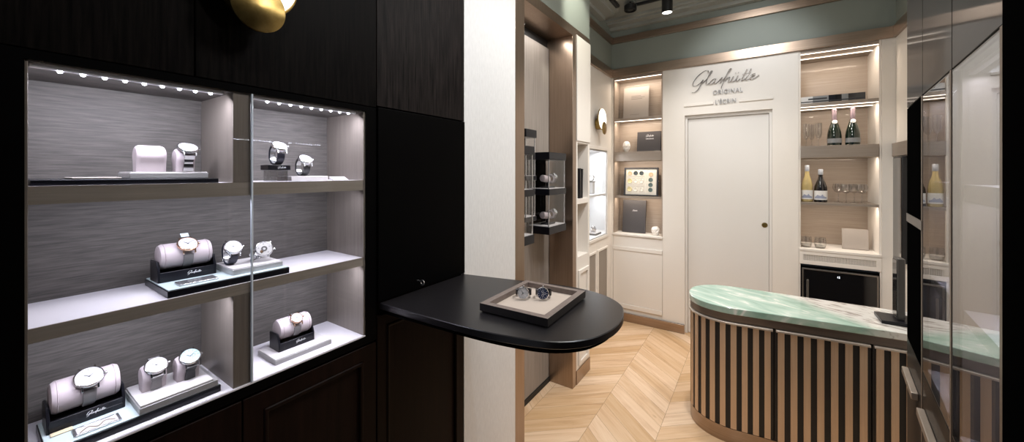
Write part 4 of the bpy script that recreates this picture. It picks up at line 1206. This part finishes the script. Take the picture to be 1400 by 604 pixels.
# bottles
def bottle(label, c, prof, glass, foil, neck, lab=None, group='wine bottles in the drinks bay', medal=False):
    t = thing('wine_bottle' if not medal else 'champagne_bottle', label, 'bottle', c, group)
    mb = MB(); mb.lathe(prof, 36); mb.build('glass_body', glass, t)
    mb = MB(); mb.lathe(neck, 28); mb.build('foil', foil, t)
    if lab:
        z0, z1, r0, r1, m = lab
        mb = MB(); a0, a1 = math.radians(-165), math.radians(-15); n = 16
        rings = []
        for zz, rr in ((z0, r0), (z1, r1)):
            pass
        vs = []; fs = []
        for i in range(n + 1):
            a = a0 + (a1 - a0) * i / n
            for (zz, rr) in ((z0, r0), (z1, r1)):
                vs.append((rr * math.cos(a), rr * math.sin(a), zz))
        for i in range(n): fs.append((2 * i, 2 * i + 2, 2 * i + 3, 2 * i + 1))
        mb.add(vs, fs); l = mb.build('label_sticker', m, t)
        if m == 'label_white':
            mb = MB(); vs = []; fs = []
            rr = r0 + .0004
            hs = [0.30, 0.38, 0.55, 0.48, 0.42, 0.6, 0.4, 0.34, 0.3]
            for i in range(9):
                a = math.radians(-150 + 110 * i / 8)
                vs += [(rr * math.cos(a), rr * math.sin(a), z0 + (z1 - z0) * .14), (rr * math.cos(a), rr * math.sin(a), z0 + (z1 - z0) * hs[i])]
            for i in range(8): fs.append((2 * i, 2 * i + 2, 2 * i + 3, 2 * i + 1))
            mb.add(vs, fs); mb.build('label_drawing', 'label_blue', l)
    if medal:
        mb = MB(); mb.lathe([(0, 0), (0.0165, 0), (0.0165, 0.003), (0.0145, 0.004), (0, 0.004)], 24, 0, Matrix.Translation((0, -0.0225, 0.192)) @ Matrix.Rotation(PI / 2 - .35, 4, 'X'))
        md = mb.build('medallion', 'label_white', t)
        mb = MB(); mb.lathe([(0.006, 0), (0.006, 0.001), (0.009, 0.001), (0.009, 0)], 16, 0, Matrix.Translation((0, -0.0262, 0.1935)) @ Matrix.Rotation(PI / 2 - .35, 4, 'X'), caps=False)
        mb.build('medallion_print', 'label_grey', md)
    return t
champ = [(0, 0), (0.042, 0), (0.046, 0.004), (0.0465, 0.06), (0.046, 0.085), (0.042, 0.115), (0.033, 0.15), (0.022, 0.185), (0.0165, 0.21), (0.0150, 0.235), (0.0, 0.235)]
cneck = [(0.0173, 0.207), (0.0160, 0.235), (0.0155, 0.285), (0.0175, 0.285), (0.0175, 0.292), (0.0150, 0.295), (0.0145, 0.306), (0.010, 0.310), (0, 0.310)]
for x, lbl in ((0.528, 'dark green champagne bottle next to the flutes'), (0.640, 'dark green champagne bottle nearer the bay’s bright side wall')):
    bottle(lbl, (x, YB + 0.10, S2), champ, 'bottle_green', 'foil_lilac', cneck, (0.022, 0.058, 0.0470, 0.0470, 'label_grey'), 'champagne bottles', True)
wb = [(0, 0), (0.035, 0), (0.0385, 0.004), (0.039, 0.12), (0.037, 0.145), (0.028, 0.185), (0.018, 0.215), (0.0145, 0.24), (0.014, 0.285), (0, 0.285)]
wn = [(0.0148, 0.255), (0.0155, 0.258), (0.0155, 0.302), (0.013, 0.306), (0, 0.306)]
bottle('straw-coloured white wine bottle with drawn label on the thin shelf', (0.352, YB + 0.09, S3), wb, 'bottle_straw', 'foil_grey', wn, (0.022, 0.098, 0.0394, 0.0394, 'label_white'))
rw = [(0, 0), (0.040, 0), (0.0435, 0.004), (0.044, 0.105), (0.041, 0.13), (0.030, 0.165), (0.019, 0.19), (0.0148, 0.21), (0.014, 0.25), (0, 0.25)]
rn_ = [(0.0146, 0.226), (0.0165, 0.228), (0.0165, 0.268), (0.014, 0.272), (0, 0.272)]
bottle('black red-wine bottle with drawn label on the thin shelf', (0.440, YB + 0.09, S3), rw, 'bottle_black', 'foil_grey', rn_, (0.020, 0.095, 0.0446, 0.0446, 'label_white'))
# glasses
def glass_thing(name, label, prof, c, group, cat='glass', extra=None):
    mb = MB(); mb.lathe(prof, 32, 0, caps=False)
    t = thing(name, label, cat, c, group)
    mb.build('bowl', 'tube_glass', t)
    if extra: extra(t)
    return t
flute = [(0.0, 0.055), (0.006, 0.058), (0.016, 0.072), (0.0225, 0.10), (0.0225, 0.19), (0.0213, 0.19), (0.0213, 0.10), (0.015, 0.075), (0.005, 0.061), (0, 0.060)]
def foot_stem(h, rf):
    def fn(t):
        mb = MB(); mb.lathe([(0, 0), (rf, 0), (rf, 0.0015), (rf * .5, 0.003), (0.0045, 0.006), (0.003, 0.015), (0.003, h - .006), (0.005, h), (0, h)], 28)
        mb.build('stem', 'tube_glass', t)
    return fn
for i, (x, y) in enumerate(((0.345, 0.08), (0.388, 0.15), (0.425, 0.08))):
    glass_thing('champagne_flute', ('champagne flute at the outer end of the row of three', 'champagne flute standing a little behind the other two', 'champagne flute beside the champagne bottles')[i], flute, (x, YB + y, S2), 'champagne flutes', extra=foot_stem(0.056, 0.026))
bowl = [(0.0, 0.075), (0.010, 0.078), (0.026, 0.090), (0.036, 0.110), (0.037, 0.128), (0.033, 0.152), (0.0318, 0.152), (0.0358, 0.128), (0.0348, 0.111), (0.025, 0.092), (0.009, 0.081), (0, 0.080)]
for i, (x, y) in enumerate(((0.560, 0.15), (0.598, 0.08), (0.658, 0.15), (0.690, 0.08))):
    glass_thing('wine_glass', ('stemmed wine glass nearest the red-wine bottle, set back', 'stemmed wine glass second from the red-wine bottle, in front', 'stemmed wine glass third from the red-wine bottle, set back', 'stemmed wine glass closest to the bright side wall')[i], bowl, (x, YB + y, S3), 'stemmed wine glasses', extra=foot_stem(0.077, 0.030))
tumb = [(0.0, 0.0), (0.030, 0.0), (0.036, 0.012), (0.040, 0.045), (0.036, 0.088), (0.0345, 0.088), (0.0385, 0.045), (0.0345, 0.014), (0.028, 0.008), (0, 0.008)]
def candle(t):
    mb = MB(); mb.lathe([(0, 0.0085), (0.027, 0.0085), (0.034, 0.015), (0.037, 0.034), (0, 0.034)], 28); mb.build('wax', 'wax', t)
    mb = MB(); mb.cyl((0, 0, 0.034), 0.001, 0.012, 'Z', 6); mb.build('wick', 'ink', t)
SBr = zshelf(0.925)
for i, (x, y) in enumerate(((0.345, 0.09), (0.437, 0.085))):
    glass_thing('candle_tumbler', ('round tumbler with pale filling nearest the door-side edge of the drinks bay', 'round tumbler with pale filling nearer the grey square board')[i], tumb, (x, YB + y, SBr), 'tumblers on the bay counter', 'tumbler', candle)
t, lx = leaning_board('square_box', 'square grey box leaning on the drinks bay’s bottom board', 'box', 0.585, 0.745, YB + 0.15, SBr, 0.165, 0.02, 'grey_card', 6)

# ================================================================== RIGHT WALL FITTINGS
t = thing('wall_mounted_screen', 'narrow black screen on the white side wall beyond the drinks bay', 'screen', (XR - 0.001, 3.62, 0.92))
mb = MB(); mb.box(-0.028, 0, 0, 0.20, 0, 0.745); mb.build('housing', 'black_metal', t, bevel=0.003)
mb = MB(); mb.box(-0.031, -0.028, 0.008, 0.192, 0.01, 0.735); mb.build('glass', 'black_glass', t)

# ================================================================== COUNTER
def outline(d=0.0, x_end=0.86):
    """counter plan: straight front and back, rounded near end; d = inset"""
    yf0, yf1, yb = 2.445 + d, 2.515 + d, 2.91 - d
    P = [(x_end, yf1)]
    for x in (0.6, 0.35, 0.1): P.append((x, yf0 + (yf1 - yf0) * max(0, (x + 0.10) / 0.65)))
    cx, cy = -0.12, (yf0 + yb) / 2
    rx, ry = 0.25 - d, (yb - yf0) / 2
    for k in range(0, 25):
        a = math.radians(-90 - 180 * k / 24)
        P.append((cx + rx * math.copysign(abs(math.cos(a)) ** 0.9, math.cos(a)), cy + ry * math.copysign(abs(math.sin(a)) ** 0.9, math.sin(a))))
    P += [(0.3, yb), (x_end, yb)]
    return P[::-1]
ct = thing('service_counter', 'rounded counter with green marble top and bronze slatted front', 'counter', (0.2, 2.69, 0))
OFF = (0.2, 2.69, 0)
mb = MB()
mb.loft([[(x, y, z) for x, y in outline(d)] for z, d in ((0.742, 0.003), (0.745, 0.0), (0.777, 0.0), (0.780, 0.003))]); mb.build('marble_top', 'marble', ct, off=OFF)
mb = MB(); mb.loft([[(x, y, z) for x, y in outline(0.006)] for z in (0.700, 0.742)]); mb.build('top_band', 'band_metal', ct, off=OFF)
mb = MB(); mb.loft([[(x, y, z) for x, y in outline(0.024)] for z in (0.0, 0.700)]); mb.build('carcass', 'slat_back', ct, off=OFF)
mb = MB(); mb.loft([[(x, y, z) for x, y in outline(0.008)] for z in (0.0, 0.085)]); mb.build('plinth', 'bronze', ct, off=OFF)
def arc_len(poly):
    L = [0]
    for a, b in zip(poly, poly[1:]): L.append(L[-1] + math.hypot(b[0] - a[0], b[1] - a[1]))
    return L
front = outline(0.016)[::-1][:-2]
FL = arc_len(front)
def at(s, off=0.0):
    s = max(0, min(s, FL[-1] - 1e-6))
    i = max(k for k in range(len(FL)) if FL[k] <= s); i = min(i, len(front) - 2)
    t = (s - FL[i]) / (FL[i + 1] - FL[i]); a, b = front[i], front[i + 1]
    d = Vector((b[0] - a[0], b[1] - a[1])).normalized(); n = Vector((-d.y, d.x)) * 1.0
    # outward = to the right of travel (front goes from +x to -x): flip so it points away from the centre
    p = Vector((a[0] + (b[0] - a[0]) * t, a[1] + (b[1] - a[1]) * t))
    c = Vector((max(p.x, -0.12), 2.69))
    if n.dot(p - c) < 0: n = -n
    return p + n * off, d, n
def s_of_x(x):
    best = min((abs(at(k * 0.002)[0].x - x), k * 0.002) for k in range(int(0.86 / 0.002) + 120) if at(k * 0.002)[0].y < 2.62)
    return best[1]
cuts = [0.0, s_of_x(0.475), s_of_x(0.078), FL[-1] - 0.06]
for k in range(3):
    a, b = cuts[k] + 0.003, cuts[k + 1] - 0.003
    mb = MB(); m_ = max(2, int((b - a) / 0.02))
    rings = []
    for i in range(m_ + 1):
        s = a + (b - a) * i / m_
        p, d, n = at(s); q1 = p + n * 0.004; q0 = p - n * 0.004
        rings.append([(q0.x, q0.y, 0.088), (q1.x, q1.y, 0.088), (q1.x, q1.y, 0.694), (q0.x, q0.y, 0.694)])
    mb.loft(rings, 1)
    ns = max(1, round((b - a) / 0.0535)); pitch = (b - a) / ns
    for i in range(ns):
        s0 = a + pitch * (i + .24); s1 = a + pitch * (i + .76)
        rr = []
        for s in (s0, (s0 + s1) / 2, s1):
            p, d, n = at(s); q1 = p + n * 0.009; q0 = p + n * 0.003
            rr.append([(q0.x, q0.y, 0.088), (q1.x, q1.y, 0.088), (q1.x, q1.y, 0.690), (q0.x, q0.y, 0.690)])
        mb.loft(rr, 0)
    dd = mb.build('door', ['bronze_slat', 'slat_back'], ct, off=OFF, smooth=True)
    mb = MB(); rings = []
    for i in range(m_ + 1):
        s = a + 0.004 + (b - a - .008) * i / m_
        p, d, n = at(s); q1 = p + n * 0.021; q0 = p + n * 0.002
        rings.append([(q0.x, q0.y, 0.686), (q1.x, q1.y, 0.684), (q1.x, q1.y, 0.694), (q0.x, q0.y, 0.697)])
    mb.loft(rings); mb.build('handle', 'pull_metal', dd, off=OFF, bevel=0.001)
# upright screen on the counter
t = thing('counter_display', 'dark grey upright display on a black base at the marble counter’s end', 'screen', (0.585, 2.69, 0.7806))
mb = MB(); mb.box(-0.055, 0.085, -0.075, 0.075, 0, 0.018); mb.build('base', 'black_lacquer', t, bevel=0.003)
mb = MB(); mb.box(0.012, 0.042, -0.03, 0.045, 0.018, 0.33); mb.build('panel', 'dark_grey', t, bevel=0.004)
mb = MB(); mb.box(0.010, 0.012, -0.026, 0.041, 0.03, 0.32); mb.build('screen_glass', 'black_glass', t)

# ================================================================== RIGHT DARK CABINETRY (angled)
RA = math.radians(7.48)
ud = Vector((math.sin(RA), math.cos(RA), 0)); nd = Vector((-math.cos(RA), math.sin(RA), 0))
def RP(y): return Vector((0.1924 + 0.1313 * y, y, 0))
def RF(y0, z=0):
    """local frame: x = along the run away from us, y = into the wall, z up"""
    m = loc_frame(RP(y0) + Vector((0, 0, z)), ud, -nd, Vector((0, 0, 1)))
    return m
def u_len(a, b): return (b - a) / math.cos(RA)
def place(o, y0):
    o.matrix_world = RF(y0)
def glazed_unit(label, ya, yb, glazed=True):
    L = u_len(ya, yb)
    t = thing('display_cabinet' if glazed else 'tall_cabinet', label, 'display cabinet' if glazed else 'cabinet', (0, 0, 0), 'dark cabinets along the right-hand run')
    t.matrix_world = RF(ya)
    mb = MB()
    mb.box(0.001, L - .001, 0.012, 0.26, 0.0, 0.985); mb.box(0.001, L - .001, 0.24, 0.26, 0.985, 1.77)
    mb.build('carcass', 'black_satin', t)
    if glazed:
        for a, b in ((0.001, 0.012), (L - .012, L - .001)):
            mb = MB(); mb.box(a, b, 0.012, 0.24, 0.985, 1.765); mb.build('side_panel', 'champagne', t)
        mb = MB(); mb.box(0.012, L - .012, 0.232, 0.24, 0.99, 1.765); mb.build('back_panel', 'grey_silk', t)
        for z0, z1 in ((0.985, 1.0), (1.237, 1.264), (1.491, 1.525)):
            mb = MB(); mb.box(0.0125, L - .0125, 0.014 if z0 > .99 else 0.008, 0.2315, z0, z1); mb.build('shelf', 'shelf_top', t)
        mb = MB(); mb.box(0.013, L - .013, 0.02, 0.03, 1.752, 1.760); mb.build('led_strip', 'led_bar_cool', t)
        mb = MB(); mb.sheet(None, 'Y', 0.0, 0.006, 0.002, L - .002, 0.988, 1.768, [(0.004, L - .004, 0.991, 1.765)])
        d = mb.build('door', 'dark_grey', t)
        mb = MB(); mb.box(0.004, L - .004, 0.0, 0.005, 0.991, 1.765); mb.build('door_glass', 'mirror_glass', d)
    else:
        mb = MB(); mb.box(0.002, L - .002, 0.0, 0.012, 0.988, 1.768); d = mb.build('door', 'matte_black', t)
        mb = MB(); mb.box(0.002, L - .002, -0.002, 0.0, 1.385, 1.412); mb.build('rail', 'dark_grey', d)
    mb = MB(); mb.box(0.002, L - .002, 0.0, 0.012, 0.50, 0.985); d = mb.build('drawer_front', 'gloss_wood', t)
    mb = MB(); mb.box(0.06, L - .03, -0.016, 0.0, 0.872, 0.893); mb.build('handle', 'taupe_metal', d, bevel=0.002)
    mb = MB(); mb.box(0.002, L - .002, 0.0, 0.012, 0.06, 0.497); mb.build('drawer_front', 'gloss_wood', t)
    mb = MB(); mb.box(0.0, 0.012, -0.0012, 0.012, 0.0, 1.77); mb.build('edge_profile', 'edge_bronze', t)['label'] = 'bronze vertical edge strip'
    mb = MB(); mb.box(0.001, L - .001, 0.0, 0.26, 1.772, 3.12); mb.build('upper_panel', 'gloss_wood', t, bevel=0.0015)
    return t
glazed_unit('black solid-doored cabinet at the far end of the dark right-hand run', 1.521, 1.81, False)
glazed_unit('narrow glass-fronted cabinet next to the solid black cabinet, mirroring the wine bottle', 1.178, 1.519)
glazed_unit('glass-fronted cabinet nearest the black end post, mirroring the counter slats', 0.862, 1.176)
m = RF(-0.80)
mb = MB(); mb.box(0, u_len(-0.80, 0.860), -0.002, 0.26, 0.0, CEIL)
o = mb.build('wall_right_front', 'matte_black', bevel=0.002); o.matrix_world = m; struct(o)

# ================================================================== CEILING TRACK
t = thing('track_spotlight', 'black cylindrical spotlight on its own stem above the white door', 'spotlight', (-0.62, 3.26, CEIL))
mb = MB(); mb.cyl((0, 0, -0.02), 0.035, 0.02, 'Z', 24); mb.build('canopy', 'black_metal', t)
mb = MB(); mb.cyl((0, 0, -0.10), 0.008, 0.08, 'Z', 12); mb.build('stem', 'black_metal', t)
mb = MB(); mb.lathe([(0.0, -0.09), (0.040, -0.09), (0.043, -0.095), (0.043, -0.268), (0.040, -0.268), (0.038, -0.255), (0, -0.255)], 32); mb.build('barrel', 'black_metal', t)
mb = MB(); mb.lathe([(0, -0.256), (0.037, -0.256), (0.037, -0.262), (0, -0.263)], 28); mb.build('lens', 'spot_lens', t)
TZ_ = 3.118
t = thing('ceiling_track', 'black ceiling track bar running along the ceiling beside the door end', 'track', (-0.52, 3.49, TZ_))
mb = MB(); mb.box(-0.46, 0.46, -0.014, 0.014, -0.022, 0); mb.build('rail', 'black_metal', t, bevel=0.002)
t = thing('ceiling_slot', 'short black slot fitting on the ceiling beyond the round spotlight head', 'ceiling fitting', (-1.09, 3.36, TZ_))
mb = MB(); mb.box(-0.02, 0.02, -0.11, 0.08, -0.02, 0); mb.build('housing', 'black_metal', t, bevel=0.003)
mb = MB(); mb.box(-0.008, 0.008, -0.09, 0.06, -0.022, -0.02); mb.build('diffuser', 'dark_grey', t)
t = thing('track_spotlight', 'black round spotlight head seen from below at the top edge of the view', 'spotlight', (-0.97, 3.43, TZ_))
mb = MB(); mb.cyl((0, 0, -0.03), 0.009, 0.03, 'Z', 12); mb.build('stem', 'black_metal', t)
mb = MB(); mb.lathe([(0.0, -0.03), (0.050, -0.03), (0.056, -0.036), (0.056, -0.075), (0.052, -0.08), (0.046, -0.078), (0.046, -0.07), (0, -0.07)], 32); mb.build('barrel', 'black_metal', t)
mb = MB(); mb.lathe([(0, -0.071), (0.020, -0.071), (0.020, -0.076), (0, -0.077)], 24); mb.build('lens', 'dark_grey', t)

# ================================================================== LIGHTS
def area(name, loc, size, power, col, rot=(0, 0, 0), shape='RECTANGLE', spread=None):
    l = D.lights.new(name, 'AREA'); l.shape = shape; l.size = size[0]; l.size_y = size[1]
    l.energy = power; l.color = col
    if spread: l.spread = math.radians(spread)
    o = D.objects.new(name, l); COL.objects.link(o); o.location = loc; o.rotation_euler = rot
    return o
def spot(name, loc, target, power, col, angle=70, blend=0.6, r=0.05):
    l = D.lights.new(name, 'SPOT'); l.energy = power; l.color = col; l.spot_size = math.radians(angle); l.spot_blend = blend; l.shadow_soft_size = r
    o = D.objects.new(name, l); COL.objects.link(o); o.location = loc
    o.rotation_euler = (Vector(target) - Vector(loc)).to_track_quat('-Z', 'Y').to_euler()
    return o
COOL, NEU, WARM = (0.84, 0.85, 1.0), (1.0, 0.96, 0.91), (1.0, 0.84, 0.68)
# showcase LED strips
area('showcase_led_light', (XL - 0.018, 0.22, SZ1 - 0.018), (0.02, 0.29), 2.4, COOL, (0, math.radians(28), 0))
area('showcase_led_light', (XL - 0.018, 0.59, SZ1 - 0.018), (0.02, 0.29), 2.4, COOL, (0, math.radians(28), 0))
# strips under the two shelves
area('showcase_led_light', (XL - 0.02, 0.41, 1.488), (0.012, 0.62), 1.9, COOL, (0, math.radians(25), 0))
area('showcase_led_light', (XL - 0.02, 0.22, 1.234), (0.012, 0.29), 1.35, COOL, (0, math.radians(25), 0))
area('showcase_led_light', (XL - 0.02, 0.59, 1.234), (0.012, 0.29), 1.35, COOL, (0, math.radians(25), 0))
# alcove strips
for (x0, x1, dp) in ((ALx0, ALx1, 0.2), (ARx0, ARx1, 0.36)):
    for z, p in ((2.527, 1.9), (2.087, 1.7), (1.670, 1.1), (1.284, 1.1)):
        area('alcove_led_light', ((x0 + x1) / 2, YB + 0.05, z), (0.44, 0.012), p, WARM, (math.radians(14), 0, 0))
# vitrine
area('vitrine_led_light', (XN - 0.05, (VY0 + VY1) / 2, VZ1 - 0.015), (0.02, 0.6), 3.0, (0.9, 0.94, 1))
area('vitrine_led_light', (XN - 0.05, (VY0 + VY1) / 2, VZ0 + 0.40), (0.02, 0.6), 2.0, (0.9, 0.94, 1))
# right-hand glazed cabinets
for ya, yb in ((1.178, 1.519), (0.862, 1.176)):
    c = RF((ya + yb) / 2) @ Vector((0, 0.04, 1.75))
    for z, p in ((1.748, 1.2), (1.488, 0.7), (1.234, 0.7)):
        area('cabinet_led_light', (c.x, c.y, z), (0.02, 0.24), p, COOL, (0, 0, -RA))
# niche: linear light in the head of the recess
area('niche_light', (-1.2, 2.1, 2.52), (0.03, 0.5), 1.4, NEU)
# ceiling lamps
spot('ceiling_spot', (-0.62, 3.26, 2.868), (-0.55, 3.5, 0), 38, NEU, 110, 0.8)
spot('ceiling_spot', (0.02, 2.8, 3.0), (-0.05, 3.88, 2.45), 34, (0.95, 0.97, 1.0), 60, 0.6, 0.12)
spot('ceiling_spot', (-0.25, 2.35, 3.0), (-0.25, 2.9, 0), 92, NEU, 120, 0.9)
spot('ceiling_spot', (-0.3, 1.7, 3.0), (-0.9, 1.8, 0.6), 50, NEU, 110, 0.9)
spot('ceiling_spot', (0.1, 1.3, 3.0), (-1.1, 1.5, 1.4), 34, (0.80, 0.89, 1.0), 90, 0.8)
spot('ceiling_spot', (-0.72, 2.35, 2.95), (-1.1, 2.5, 2.7), 20, (1, 0.98, 0.85), 60, 0.5)
spot('ceiling_spot', (0.35, 2.6, 3.0), (0.3, 2.9, 0.78), 45, NEU, 100, 0.9)
spot('ceiling_spot', (-0.5, 0.9, 3.0), (-0.6, 1.1, 1.1), 20, NEU, 70, 0.9)
spot('ceiling_spot', (-0.1, 0.3, 2.9), (-1.1, 0.4, 1.4), 19, NEU, 80, 0.9)
def point(loc, p, col, r=0.12):  # added fill without a fixture, brightens the upper walls and ceiling
    l = D.lights.new('fill_light', 'POINT'); l.energy = p; l.color = col; l.shadow_soft_size = r
    o = D.objects.new('fill_light', l); COL.objects.link(o); o.location = loc
point((-0.15, 1.0, 2.55), 17, NEU)
point((0.0, 2.0, 2.75), 14, NEU)

# world: faint daylight from the shop front behind the camera
w_ = D.worlds.new('world'); SC.world = w_; w_.use_nodes = True
bg = w_.node_tree.nodes['Background']; bg.inputs[0].default_value = (0.75, 0.85, 1.0, 1); bg.inputs[1].default_value = 0.25

vs = SC.view_settings
vs.view_transform = 'Standard'; vs.look = 'None'; vs.gamma = 1; vs.exposure = 0.0; vs.use_curve_mapping = False
cy = SC.cycles
cy.max_bounces = 8; cy.diffuse_bounces = 4; cy.glossy_bounces = 5; cy.transparent_max_bounces = 24; cy.transmission_bounces = 6
cy.caustics_reflective = False; cy.caustics_refractive = False
cy.sample_clamp_indirect = 4.0
cy.use_denoising = True
